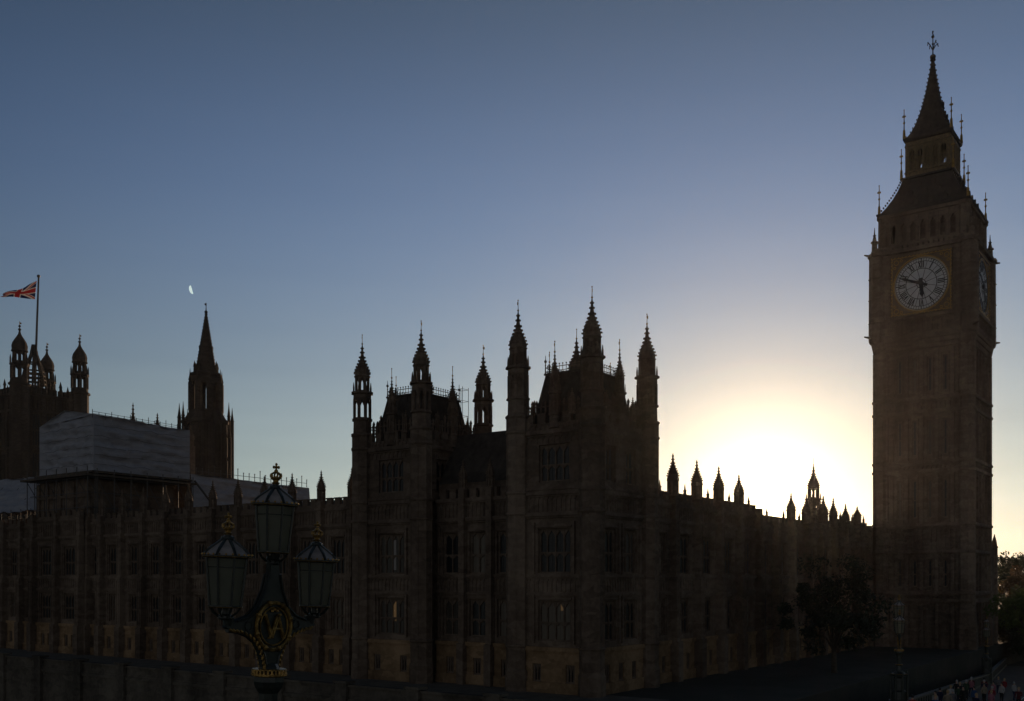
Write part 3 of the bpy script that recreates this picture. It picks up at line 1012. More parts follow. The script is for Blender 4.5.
# ------------------------------------------------------------------ clock tower
def clock_tower():
    c = (79.85, -6.66, GROUND_Z)
    root = empty('clock_tower', palace(*c), RZ)
    root.scale = (0.97, 0.97, 1.0)
    tag(root, 'tall square clock tower with pale dial and pointed iron spire beside the setting sun', 'clock tower')
    Z = GROUND_Z
    off = (0, 0, Z)
    s = MB()
    side = MB()
    F = Face('N', -6.1)
    # panelled shaft, one side
    bands = [(22.5, 24.3), (14.6, 15.8), (3.8, 7.4), (-2.7, -1.7)]
    cuts = [Z, -2.7, -1.7, 3.8, 7.4, 14.6, 15.8, 22.5, 24.3, 31.0]
    wins = []
    for z0, z1 in ((-1.2, 3.3), (8.0, 14.0), (16.4, 22.0), (24.9, 30.4)):
        for a in (-3.0, -1.0, 1.0, 3.0):
            wins.append((a - 0.32, a + 0.32, z0 + 0.3, z1 - 0.5))
    pierced(side, F, -5.0, 5.0, Z, 31.5, 0.5, wins)
    for a in (-4.6, -4.0, -2.0, 0.0, 2.0, 4.0, 4.6):
        w = 0.22 if abs(a) in (4.0, 2.0, 0.0) else 0.12
        for z0, z1 in zip(cuts[0::1], cuts[1::1]):
            if (z0, z1) not in bands:
                F.box(side, a - w, a + w, z0 + 0.2, z1 - 0.2, 0, 0.3)
    for a in (-3.0, -1.0, 1.0, 3.0):
        for z0, z1 in zip(cuts, cuts[1:]):
            if (z0, z1) in bands or z1 - z0 < 2:
                continue
            for b in (-0.5, 0.5):
                F.box(side, a + b - 0.06, a + b + 0.06, z0 + 0.2, z1 - 0.2, 0, 0.16)
            F.box(side, a - 0.78, a + 0.78, z1 - 0.75, z1 - 0.2, 0, 0.14)
    for z0, z1 in bands:
        string(side, F, -5.0, 5.0, z0, 0.4, 0.6)
        string(side, F, -5.0, 5.0, z1, 0.4, 0.6)
        ribs(side, F, -4.8, 4.8, z0 + 0.3, z1 - 0.5, 0.6, 0.16, 0.3)
    # corbel table under the clock stage
    for i, (z, d) in enumerate(((31.0, 0.35), (31.6, 0.6), (32.2, 0.85))):
        F.box(side, -5.0, 5.0, z, z + 0.6, -0.2, d)
    s.four(side)
    # corner piers, octagonal
    for x in (-5.55, 5.55):
        for y in (-5.55, 5.55):
            s.lathe(x, y, [(Z, 1.5), (Z + 2.5, 1.45), (-2.7, 1.22), (31.0, 1.16), (32.6, 1.5)], 8)
            for z0, z1 in bands:
                for z in (z0, z1):
                    s.lathe(x, y, [(z - 0.25, 1.18), (z - 0.1, 1.36), (z + 0.15, 1.36), (z + 0.25, 1.18)], 8)
            for i in range(8):
                a = pi / 8 + pi / 4 * i
                s.lathe(x + 1.14 * cos(a), y + 1.14 * sin(a), [(-2.7, 0.09), (31.0, 0.09)], 5)
    core = MB(); core.box(-5.55, 5.55, -5.55, 5.55, Z, 32.5)
    s.add(core)
    s.build('shaft', STONE, root, off)
    for k, kind in enumerate(('N', 'E', 'S', 'W')):
        Fk = Face(kind, -6.1 if kind in 'NE' else 6.1)
        for z0, z1 in ((-1.2, 3.3), (8.0, 14.0), (16.4, 22.0), (24.9, 30.4)):
            for a in (-3.0, -1.0, 1.0, 3.0):
                add_window(root, off, Fk, a, z0 + 0.3, 0.64, z1 - z0 - 0.8, 1, 1, -0.3)

    # clock stage
    cs = MB(); side = MB()
    F = Face('N', -6.55)
    cs.box(-6.3, 6.3, -6.3, 6.3, 32.6, 44.6)
    for z, h, d in ((32.9, 0.5, 0.5), (35.2, 0.36, 0.42), (44.35, 0.5, 0.6)):
        F.box(side, -5.2, 5.2, z - h / 2, z + h / 2, -0.3, d)
    F.box(side, -5.2, -4.15, 33.15, 44.1, -0.3, 0.16)
    F.box(side, 4.15, 5.2, 33.15, 44.1, -0.3, 0.16)
    F.box(side, -4.15, 4.15, 43.68, 44.1, -0.3, 0.12)
    ribs(side, Face('N', -6.32), -4.0, 4.0, 33.2, 34.9, 0.66, 0.18, 0.34)
    for a in (-4.95, -4.4, 4.4, 4.95):
        F.box(side, a - 0.1, a + 0.1, 33.3, 43.9, 0.16, 0.34)
    for i in range(13):          # carved shields over the dial
        a = -4.0 + i * 8.0 / 12
        F.box(side, a - 0.2, a + 0.2, 44.62, 45.2, -0.28, 0.1)
    cs.four(side)
    for x in (-5.9, 5.9):
        for y in (-5.9, 5.9):
            cs.lathe(x, y, [(32.4, 1.2), (32.8, 1.36), (44.2, 1.3), (44.25, 1.5), (44.7, 1.5), (44.75, 1.1), (45.2, 1.0)], 8)
            for z in (35.2, 38.4, 41.3):
                cs.lathe(x, y, [(z - 0.15, 1.3), (z, 1.44), (z + 0.15, 1.3)], 8)
            sx, sy = (1 if x > 0 else -1), (1 if y > 0 else -1)
            for z in (33.2, 44.4):   # gargoyles
                cs.tube((x + sx * 0.8, y + sy * 0.8, z), (x + sx * 1.55, y + sy * 1.55, z + 0.12), 0.2, 6, 0.1)
    cs.build('clock_stage', STONE, root, off)
    for x in (-6.35, 6.35):
        for y in (-6.35, 6.35):
            sx, sy = (1 if x > 0 else -1), (1 if y > 0 else -1)
            p = MB()
            p.lathe(x, y, [(44.6, 0.42), (46.2, 0.36), (46.25, 0.52), (46.45, 0.5), (46.5, 0.3), (47.2, 0.16), (47.3, 0.26), (47.45, 0.1), (48.4, 0.03)], 8)
            p.tube((x - sx * 0.1, y - sy * 0.1, 45.9), (x - sx * 0.95, y - sy * 0.95, 47.2), 0.1, 5)
            p.tube((x - sx * 0.1, y - sy * 0.1, 45.2), (x - sx * 0.95, y - sy * 0.95, 46.1), 0.1, 5)
            p.build('corner_pinnacle', STONE, root, off)

    # the four clock faces
    def clock_face():
        fr = MB()
        fr.m = 0
        h = 4.02
        y0, y1 = -0.22, 0.12
        for a, b, cc, d in ((-h, h, -h, -h + 0.2), (-h, h, h - 0.2, h), (-h, -h + 0.2, -h + 0.2, h - 0.2), (h - 0.2, h, -h + 0.2, h - 0.2)):
            fr.box(a, b, y0, y1, cc, d)
        # corner spandrels: plate with a round hole, as wedges
        n = 48
        R = 3.72
        lim = h - 0.2
        for i in range(n):
            a0, a1 = 2 * pi * i / n, 2 * pi * (i + 1) / n
            pts = []
            for a in (a0, a1):
                sc = lim / max(abs(cos(a)), abs(sin(a)))
                pts.append((R * cos(a), R * sin(a), sc * cos(a), sc * sin(a)))
            (ix0, iz0, ox0, oz0), (ix1, iz1, ox1, oz1) = pts
            fr.hexa([(ix0, 0.10, iz0), (ix1, 0.10, iz1), (ox1, 0.10, oz1), (ox0, 0.10, oz0), (ix0, -0.06, iz0), (ix1, -0.06, iz1), (ox1, -0.06, oz1), (ox0, -0.06, oz0)])
        g = MB()
        for r, w in ((3.74, 0.12), (3.56, 0.05)):
            for i in range(n):
                a0, a1 = 2 * pi * i / n, 2 * pi * (i + 1) / n
                g.hexa([((r - w) * cos(a0), 0.05, (r - w) * sin(a0)), ((r - w) * cos(a1), 0.05, (r - w) * sin(a1)), (r * cos(a1), 0.05, r * sin(a1)), (r * cos(a0), 0.05, r * sin(a0)),
                        ((r - w) * cos(a0), -0.14, (r - w) * sin(a0)), ((r - w) * cos(a1), -0.14, (r - w) * sin(a1)), (r * cos(a1), -0.14, r * sin(a1)), (r * cos(a0), -0.14, r * sin(a0))])
        for sx in (-1, 1):       # gilded tracery in the spandrels
            for sz in (-1, 1):
                for (px, pz, rr) in ((3.3, 3.3, 0.32), (3.5, 2.62, 0.16), (2.62, 3.5, 0.16)):
                    for i in range(10):
                        a0, a1 = 2 * pi * i / 10, 2 * pi * (i + 1) / 10
                        g.tube((sx * px + rr * cos(a0), -0.09, sz * pz + rr * sin(a0)), (sx * px + rr * cos(a1), -0.09, sz * pz + rr * sin(a1)), 0.06, 4)
        for x0, x1, z0, z1 in ((-3.98, 3.98, 3.78, 3.86), (-3.98, 3.98, -3.86, -3.78), (-3.86, -3.78, -3.78, 3.78), (3.78, 3.86, -3.78, 3.78)):
            g.box(x0, x1, -0.25, -0.19, z0, z1)
        for t in range(17):      # gilt studs round the square frame
            u = -3.92 + 7.84 * t / 16
            for x, z in ((u, 3.92), (u, -3.92), (3.92, u), (-3.92, u)):
                g.box(x - 0.06, x + 0.06, -0.27, -0.2, z - 0.06, z + 0.06)
        dial = MB()
        dial.prism([(3.64 * cos(2 * pi * i / 64), 3.64 * sin(2 * pi * i / 64)) for i in range(64)], 0.02, 0.1)
        k = MB()                 # black ironwork: rings, minute ticks, numerals, rosette

        def ring(r, w, n=60, d=-0.02):
            for i in range(n):
                a0, a1 = 2 * pi * i / n, 2 * pi * (i + 1) / n
                q = [((r - w) * cos(a0), (r - w) * sin(a0)), ((r - w) * cos(a1), (r - w) * sin(a1)), (r * cos(a1), r * sin(a1)), (r * cos(a0), r * sin(a0))]
                k.hexa([(x, 0.019, z) for x, z in q] + [(x, d, z) for x, z in q])
        ring(3.44, 0.07); ring(3.04, 0.07); ring(2.08, 0.09); ring(0.62, 0.08, 24)
        for i in range(60):
            a = 2 * pi * i / 60
            w = 0.035 if i % 5 else 0.08
            k.tube((3.06 * cos(a), 0.0, 3.06 * sin(a)), (3.4 * cos(a), 0.0, 3.4 * sin(a)), w, 4)
        for i in range(12):
            a = 2 * pi * i / 12 + pi / 12
            k.tube((0.6 * cos(a), 0.0, 0.6 * sin(a)), (1.97 * cos(a), 0.0, 1.97 * sin(a)), 0.035, 4)
            k.tube((1.97 * cos(a), 0.0, 1.97 * sin(a)), (3.0 * cos(a), 0.0, 3.0 * sin(a)), 0.03, 4)
        roman = ['XII', 'I', 'II', 'III', 'IIII', 'V', 'VI', 'VII', 'VIII', 'IX', 'X', 'XI']
        wid = {'I': 0.22, 'V': 0.38, 'X': 0.38}
        for i, t in enumerate(roman):
            a = pi / 2 - 2 * pi * i / 12
            er = Vector((cos(a), 0, sin(a)))          # outwards: the top of the numeral
            ex = Vector((sin(a), 0, -cos(a)))         # to the right of it
            tot = sum(wid[ch] for ch in t)
            x = -tot / 2
            for ch in t:
                w = wid[ch]
                b, tp = 2.14, 2.96
                P = lambda u, r: er * r + ex * u
                if ch == 'I':
                    k.tube(P(x + w / 2, b), P(x + w / 2, tp), 0.085, 4)
                elif ch == 'V':
                    k.tube(P(x + 0.05, tp), P(x + w / 2, b), 0.09, 4); k.tube(P(x + w - 0.05, tp), P(x + w / 2, b), 0.06, 4)
                else:
                    k.tube(P(x + 0.05, tp), P(x + w - 0.05, b), 0.09, 4); k.tube(P(x + w - 0.05, tp), P(x + 0.05, b), 0.06, 4)
                x += w

        def hand(angle_deg, length, w, tail):
            hnd = MB()
            pts = [(-w, -tail), (w, -tail), (w * 1.1, 0.2), (w * 0.85, length * 0.55), (w * 1.3, length * 0.68), (w * 0.5, length * 0.82), (0, length), (-w * 0.5, length * 0.82), (-w * 1.3, length * 0.68), (-w * 0.85, length * 0.55), (-w * 1.1, 0.2)]
            hnd.prism(pts, -0.26, -0.18)
            hnd.lathe(0, 0, [(-0.01, 0.34), (0.01, 0.34)], 16)
            hub = MB()
            R = Matrix.Rotation(radians(angle_deg), 4, 'Y')
            out = MB(); out.add(hnd, R)
            return out
        mn = hand(6.0 * 48.6, 3.35, 0.16, 0.9)
        hr = hand(30.0 * 5.81, 2.05, 0.24, 0.7)
        hub = MB()
        hub.prism([(0.32 * cos(2 * pi * i / 20), 0.32 * sin(2 * pi * i / 20)) for i in range(20)], -0.3, 0.0)
        return (fr.mesh('frame', STONE), g.mesh('gilding', GOLD), dial.mesh('dial', DIAL), k.mesh('numerals', BLACK), mn.mesh('minute_hand', BLACK), hr.mesh('hour_hand', BLACK), hub.mesh('hub', BLACK))

    meshes = clock_face()
    for k, kind in enumerate(('N', 'E', 'S', 'W')):
        Fk = Face(kind, -6.55 if kind in 'NE' else 6.55)
        x, y = Fk.at(0.0)
        cf = emit_obj('clock_face', meshes[0], root, (x, y, 39.62 - Z), (0, 0, Fk.rot()))
        for me in meshes[1:]:
            emit_obj(me.name.split('.')[0], me, cf)

    # belfry arcade
    bf = MB(); side = MB()
    F = Face('N', -5.75)
    holes = []
    for i in range(7):
        a = -3.9 + i * 1.3
        holes.append((a - 0.36, a + 0.36, 45.9, 48.5))
    pierced(side, F, -5.0, 5.0, 44.6, 49.7, 0.5, holes)
    for i in range(8):
        a = -4.55 + i * 1.3
        F.box(side, a - 0.14, a + 0.14, 45.2, 49.2, 0.0, 0.2)
    for i in range(7):
        a = -3.9 + i * 1.3
        side.prism([(a - 0.36, 48.5), (a, 48.5), (a - 0.36, 47.9)], -5.7, -5.3)
        side.prism([(a, 48.5), (a + 0.36, 48.5), (a + 0.36, 47.9)], -5.7, -5.3)
    string(side, F, -5.0, 5.0, 45.4, 0.3, 0.3)
    F.box(side, -6.0, 6.0, 49.45, 49.95, -0.2, 0.3)
    bf.four(side)
    bf.box(-4.2, 4.2, -4.2, 4.2, 44.6, 49.7)
    for x in (-5.3, 5.3):
        for y in (-5.3, 5.3):
            bf.lathe(x, y, [(44.6, 0.85), (49.4, 0.8), (49.5, 1.0), (49.9, 1.0)], 8)
    bf.build('belfry', STONE, root, off)

    # lower roof, lantern, spire
    r = MB()
    r.lathe(0, 0, [(49.9, 6.15), (50.2, 6.2), (50.3, 5.75), (51.2, 5.1), (52.4, 4.4), (53.6, 3.85), (54.6, 3.5), (55.1, 3.35), (55.15, 3.6), (55.4, 3.6)], 4, pi / 4, True)
    side = MB()
    for z, yv, n in ((51.0, 5.35, 4), (52.6, 4.45, 3), (53.9, 3.85, 2)):
        for i in range(n):
            a = (i - (n - 1) / 2) * 1.9
            side.box(a - 0.26, a + 0.26, -yv - 0.1, -yv + 0.9, z - 0.5, z + 0.3)
            side.prism([(a - 0.34, z + 0.3), (a + 0.34, z + 0.3), (a, z + 0.95)], -yv - 0.16, -yv + 0.7)
    for t in range(14):          # small crockets climbing the hips
        f = t / 13
        z = 50.3 + 4.8 * f
        h = 5.75 + (3.4 - 5.75) * (1 - (1 - f) ** 1.25)
        side.box(h - 0.02, h + 0.16, -h - 0.16, -h + 0.02, z, z + 0.22)
    r.four(side)
    ro = r.build('lower_roof', IRON, root, off)
    ln = MB(); side = MB()
    F = Face('N', -2.95)
    holes = [(-2.1 + i * 1.05 - 0.3, -2.1 + i * 1.05 + 0.3, 56.5, 59.4) for i in range(5)]
    pierced(side, F, -2.95, 2.65, 55.4, 60.5, 0.3, holes)
    for i in range(6):
        a = -2.62 + i * 1.05
        F.box(side, a - 0.09, a + 0.09, 55.8, 60.2, 0.0, 0.16)
    for i in range(5):
        a = -2.1 + i * 1.05
        side.prism([(a - 0.3, 59.4), (a, 59.4), (a - 0.3, 58.9)], -2.9, -2.7)
        side.prism([(a, 59.4), (a + 0.3, 59.4), (a + 0.3, 58.9)], -2.9, -2.7)
    F.box(side, -3.0, 2.9, 56.1, 56.3, 0.0, 0.22)
    F.box(side, -3.0, 2.9, 59.75, 59.95, 0.0, 0.2)
    for i in range(5):
        a = -2.1 + i * 1.05
        F.box(side, a - 0.05, a + 0.05, 56.5, 59.3, -0.22, -0.1)
        F.box(side, a - 0.3, a + 0.3, 57.8, 57.92, -0.21, -0.11)
    for i in range(9):
        a = -2.6 + i * 0.65
        side.lathe(a, -3.08, [(56.3, 0.05), (56.75, 0.05), (56.8, 0.11), (56.9, 0.02)], 5)
    ln.four(side)
    ln.box(-1.1, 1.1, -1.1, 1.1, 55.4, 60.5)
    ln.build('lantern', GILT_STONE, root, off)
    sp = MB()
    prof = [(60.4, 3.15), (60.7, 3.3), (60.95, 3.25), (61.1, 2.9), (61.8, 2.42), (63.0, 1.92), (64.2, 1.55), (65.5, 1.22), (67, 0.90), (68.3, 0.68), (70, 0.42), (71.4, 0.24), (72.2, 0.14)]
    sp.lathe(0, 0, prof, 4, pi / 4, True)
    side = MB()
    for i in range(len(prof) - 4):
        (za, ra), (zb, rb) = prof[i + 3], prof[i + 4]
        n = max(1, int((zb - za) / 0.5))
        for j in range(n):
            z = za + (zb - za) * j / n; h = ra + (rb - ra) * j / n
            side.box(h - 0.03, h + 0.1, -h - 0.1, -h + 0.03, z, z + 0.2)
    for z, yv, n in ((62.2, 2.35, 3), (63.8, 1.78, 2), (65.4, 1.4, 1)):
        for i in range(n):
            a = (i - (n - 1) / 2) * 1.3
            side.box(a - 0.16, a + 0.16, -yv - 0.1, -yv + 0.5, z - 0.3, z + 0.2)
            side.prism([(a - 0.22, z + 0.2), (a + 0.22, z + 0.2), (a, z + 0.62)], -yv - 0.13, -yv + 0.4)
    sp.four(side)
    so = sp.build('spire', IRON, root, off)
    f = MB()
    f.ball((0, 0, 72.6), 0.42, 10, 6, 0.85)
    f.lathe(0, 0, [(72.0, 0.3), (72.2, 0.42), (72.3, 0.2)], 8)
    f.tube((0, 0, 72.4), (0, 0, 76.2), 0.09, 6, 0.05)
    for a in range(4):
        u, w = cos(a * pi / 2 + pi / 4), sin(a * pi / 2 + pi / 4)
        pts = [(0.1 * u, 0.1 * w, 73.6), (0.4 * u, 0.4 * w, 74.2), (0.72 * u, 0.72 * w, 74.5), (0.85 * u, 0.85 * w, 74.1)]
        f.path(pts, 0.06, 5)
        f.ball((0.76 * u, 0.76 * w, 74.5), 0.1, 6, 4)
    f.ball((0, 0, 75.4), 0.22, 8, 5); f.ball((0, 0, 74.4), 0.16, 8, 5)
    f.box(-0.28, 0.28, -0.05, 0.05, 75.7, 75.84)
    f.ball((0, 0, 76.1), 0.14, 6, 4)
    f.build('finial', IRON, so, off, (0, 0, Z - Z))
    fo = [o for o in COL.objects if o.parent is so][-1]
    fo.location = (0, 0, 0)

    def rod(parent, x, y, z0, z1):
        m = MB()
        m.tube((x, y, z0), (x, y, z1), 0.09, 6, 0.05)
        h = z1 - z0
        m.lathe(x, y, [(z0, 0.22), (z0 + 0.3 * h, 0.16), (z0 + 0.32 * h, 0.06)], 6)
        m.ball((x, y, z0 + 0.55 * h), 0.17, 6, 4)
        m.box(x - 0.24, x + 0.24, y - 0.04, y + 0.04, z0 + 0.74 * h, z0 + 0.8 * h)
        m.box(x - 0.04, x + 0.04, y - 0.24, y + 0.24, z0 + 0.74 * h + 0.003, z0 + 0.8 * h - 0.003)
        m.ball((x, y, z0 + 0.77 * h), 0.16, 6, 4)
        m.ball((x, y, z1), 0.09, 6, 4)
        o = m.build('roof_rod', GOLD, parent, off)
        o.location = (0, 0, 0)
    for sx in (-1, 1):
        for sy in (-1, 1):
            rod(ro, sx * 5.85, sy * 5.85, 50.1, 54.2)
            rod(ro, sx * 3.45, sy * 3.45, 55.3, 59.4)
            rod(so, sx * 3.15, sy * 3.15, 60.9, 64.9)
    # low stone porch with a pinnacle on its west side
    g = MB()
    g.box(6.4, 10.6, -6.3, 5.5, Z, 4.3)
    for k in range(6):
        g.box(6.6 + k * 0.7, 6.95 + k * 0.7, -6.4, -6.0, 4.3, 4.8)
    g.lathe(10.4, -6.2, [(Z, 0.5), (4.6, 0.45), (4.7, 0.6), (4.9, 0.4), (5.6, 0.3), (6.6, 0.03)], 8)
    g.build('porch', STONE, root, off)


clock_tower()


# ------------------------------------------------------------------ far square tower with the flag
def flag_tower():
    n = Vector((-167.4, 340.0, 0))
    c = n + (D1 + D2) * 10.9
    root = empty('flag_tower', (c.x, c.y, EYE + GROUND_Z), RZ)
    tag(root, 'distant massive square tower with domed corner turrets and a flagpole', 'tower')
    off = (0, 0, GROUND_Z)
    b = MB(); side = MB()
    b.box(-10.6, 10.6, -10.6, 10.6, GROUND_Z, 64.5)
    F = Face('N', -10.6)
    for z in (30.0, 45.0, 58.0, 63.5):
        F.box(side, -8.6, 8.6, z, z + 0.8, -0.2, 0.7)
    for a in (-7.5, -2.6, 2.6, 7.5):
        F.box(side, a - 0.7, a + 0.7, GROUND_Z, 63.0, 0, 0.6)
    ribs(side, F, -8.0, 8.0, 59.2, 63.0, 1.1, 0.3, 0.4)
    n_m = 9
    for i in range(n_m):
        a = -7.6 + i * 1.9
        F.box(side, a - 0.55, a + 0.55, 64.5, 66.4, -0.8, 0.2)
    for a in (-4.0, 4.0, 0.0):
        side.lathe(a, -10.4, [(64.5, 0.5), (67.5, 0.4), (67.6, 0.6), (69.8, 0.05)], 6)
    b.four(side)
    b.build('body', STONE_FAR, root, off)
    for kind in 'NESW':
        Fk = Face(kind, -10.6 if kind in 'NE' else 10.6)
        for a in (-5.05, 0.0, 5.05):
            for z0, z1 in ((32.0, 43.5), (46.5, 57.0)):
                w = MB()
                Fk.box(w, a - 1.4, a + 1.4, z0, z1, 0.0, 0.06)
                wo = w.build('window', GLASS, root, off)
                fr = MB()
                for u in (-1.4, -0.47, 0.47, 1.4):
                    Fk.box(fr, a + u - 0.16, a + u + 0.16, z0, z1, 0.06, 0.3)
                Fk.box(fr, a - 1.24, a + 1.24, (z0 + z1) / 2 - 0.3, (z0 + z1) / 2 + 0.3, 0.06, 0.26)
                f_o = fr.build('tracery', STONE_FAR, wo, off)
    for x in (-10.9, 10.9):
        for y in (-10.9, 10.9):
            t = MB()
            t.lathe(x, y, [(GROUND_Z, 3.3), (66.0, 3.1), (66.2, 3.6), (66.9, 3.6), (67.0, 2.9), (68.4, 2.85)], 8)
            open_stage(t, x, y, 68.4, 72.6, 2.8, 8, 0.42)
            t.lathe(x, y, [(72.6, 2.8), (73.0, 3.2), (73.5, 3.2), (73.6, 2.3), (74.3, 2.2)], 8)
            for i in range(8):
                a = pi / 8 + pi / 4 * i
                t.lathe(x + 2.85 * cos(a), y + 2.85 * sin(a), [(73.4, 0.3), (75.4, 0.26), (76.6, 0.03)], 4)
            open_stage(t, x, y, 74.3, 77.4, 2.1, 8, 0.36)
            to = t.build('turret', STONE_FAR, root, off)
            d = MB()
            d.lathe(x, y, [(77.4, 2.2), (77.7, 2.75), (78.3, 2.5), (79.4, 2.62), (80.6, 2.3), (81.8, 1.6), (82.8, 0.95), (83.6, 0.5), (84.8, 0.26), (85.0, 0.5), (85.4, 0.5), (85.5, 0.18), (86.0, 0.12)], 12)
            d.lathe(x, y, [(85.9, 0.1), (86.1, 0.4), (86.5, 0.4), (86.7, 0.1)], 6)
            do = d.build('dome', STONE_FAR, to, off); do.location = (0, 0, 0)
            g = MB(); g.tube((x, y, 86.6), (x, y, 87.9), 0.12, 5); g.box(x - 0.05, x + 0.6, y - 0.05, y + 0.05, 87.1, 87.6)
            go = g.build('weather_vane', GOLD, to, off); go.location = (0, 0, 0)
    r = MB()                     # openwork iron crown carrying the pole
    r.lathe(0, 0, [(64.5, 7.0), (67.0, 5.0), (68.5, 3.4)], 8)
    for i in range(8):
        a = pi / 8 + pi / 4 * i
        pts = []
        for z, rr in ((68.4, 4.0), (71.0, 3.8), (74.0, 3.2), (77.0, 2.1), (80.0, 1.1), (83.5, 0.45)):
            pts.append((rr * cos(a), rr * sin(a), z))
        r.path(pts, 0.4, 5)
    for z, rr in ((69.6, 3.9), (71.0, 3.8), (72.5, 3.55), (74.0, 3.2), (77.0, 2.1)):
        for i in range(8):
            a0, a1 = pi / 8 + pi / 4 * i, pi / 8 + pi / 4 * (i + 1)
            r.tube((rr * cos(a0), rr * sin(a0), z), (rr * cos(a1), rr * sin(a1), z), 0.3, 5)
    r.build('iron_crown', IRON, root, off)
    p = MB()
    lean = Vector((0.62, -0.85, 0))      # the pole stands a little out of true
    p.tube((0.35 * lean.x, 0.35 * lean.y, 70), (1.6 * lean.x, 1.6 * lean.y, 107.6), 0.46, 8, 0.3)
    p.ball((1.6 * lean.x, 1.6 * lean.y, 107.9), 0.6, 8, 5)
    p.build('flagpole', POLE, root, off)
    # the flag: a union flag streaming to the left, drooping and folding towards its fly
    nx, nz = 72, 36
    L, H = 13.2, 6.5
    mb = MB()

    def jack(u, v):
        x, y = u * 60, v * 30            # 60 x 30 flag units
        cx, cy = x - 30, y - 15
        if abs(cx) < 3 or abs(cy) < 3: return 0
        if abs(cx) < 5 or abs(cy) < 5: return 1
        for sgn in (1, -1):
            dist = (cy - sgn * cx * 0.5) * 0.894
            if abs(dist) < 3:
                side_w = dist * (1 if cx < 0 else -1) * sgn
                if 0 <= side_w < 2: return 0
                return 1
        return 2
    grid = []
    for j in range(nz + 1):
        row = []
        for i in range(nx + 1):
            u, v = i / nx, j / nz
            env = 1.0 - 0.86 * u ** 0.95
            zz = -0.5 * H + v * H * env + 0.45 * sin(u * 3.1) * (1 - v) + 0.25 * sin(u * 9.0 + v * 1.5) * u * env + 0.16 * H * u * u
            xx = -L * u * (0.97 + 0.03 * cos(v * 3)) - 0.75 * (1 - v) * (1 - u)
            yy = 0.95 * sin(u * 8.5 - v * 2.2) * (0.25 + u) + 0.5 * sin(v * 5 + u * 4) * u
            row.append((xx, yy, zz))
        grid.append(row)
    for layer in (0.0, 0.05):
        b0 = len(mb.v)
        for row in grid:
            for x, y, z in row:
                mb.v.append((x, y + layer, z))
        for j in range(nz):
            for i in range(nx):
                mb.m = jack((i + 0.5) / nx, (j + 0.5) / nz)
                q = [b0 + j * (nx + 1) + i, b0 + j * (nx + 1) + i + 1, b0 + (j + 1) * (nx + 1) + i + 1, b0 + (j + 1) * (nx + 1) + i]
                mb.face(q if layer else q[::-1])
    fo = mb.build('flag', [RED, WHITE, BLUE], None, (0, 0, -3.3), (c.x + 1.2, c.y - 0.2, EYE + 99.6), (0, 0, 0), True)
    tag(fo, 'red, white and blue crossed flag flying from the pole of the far tower', 'flag')


flag_tower()


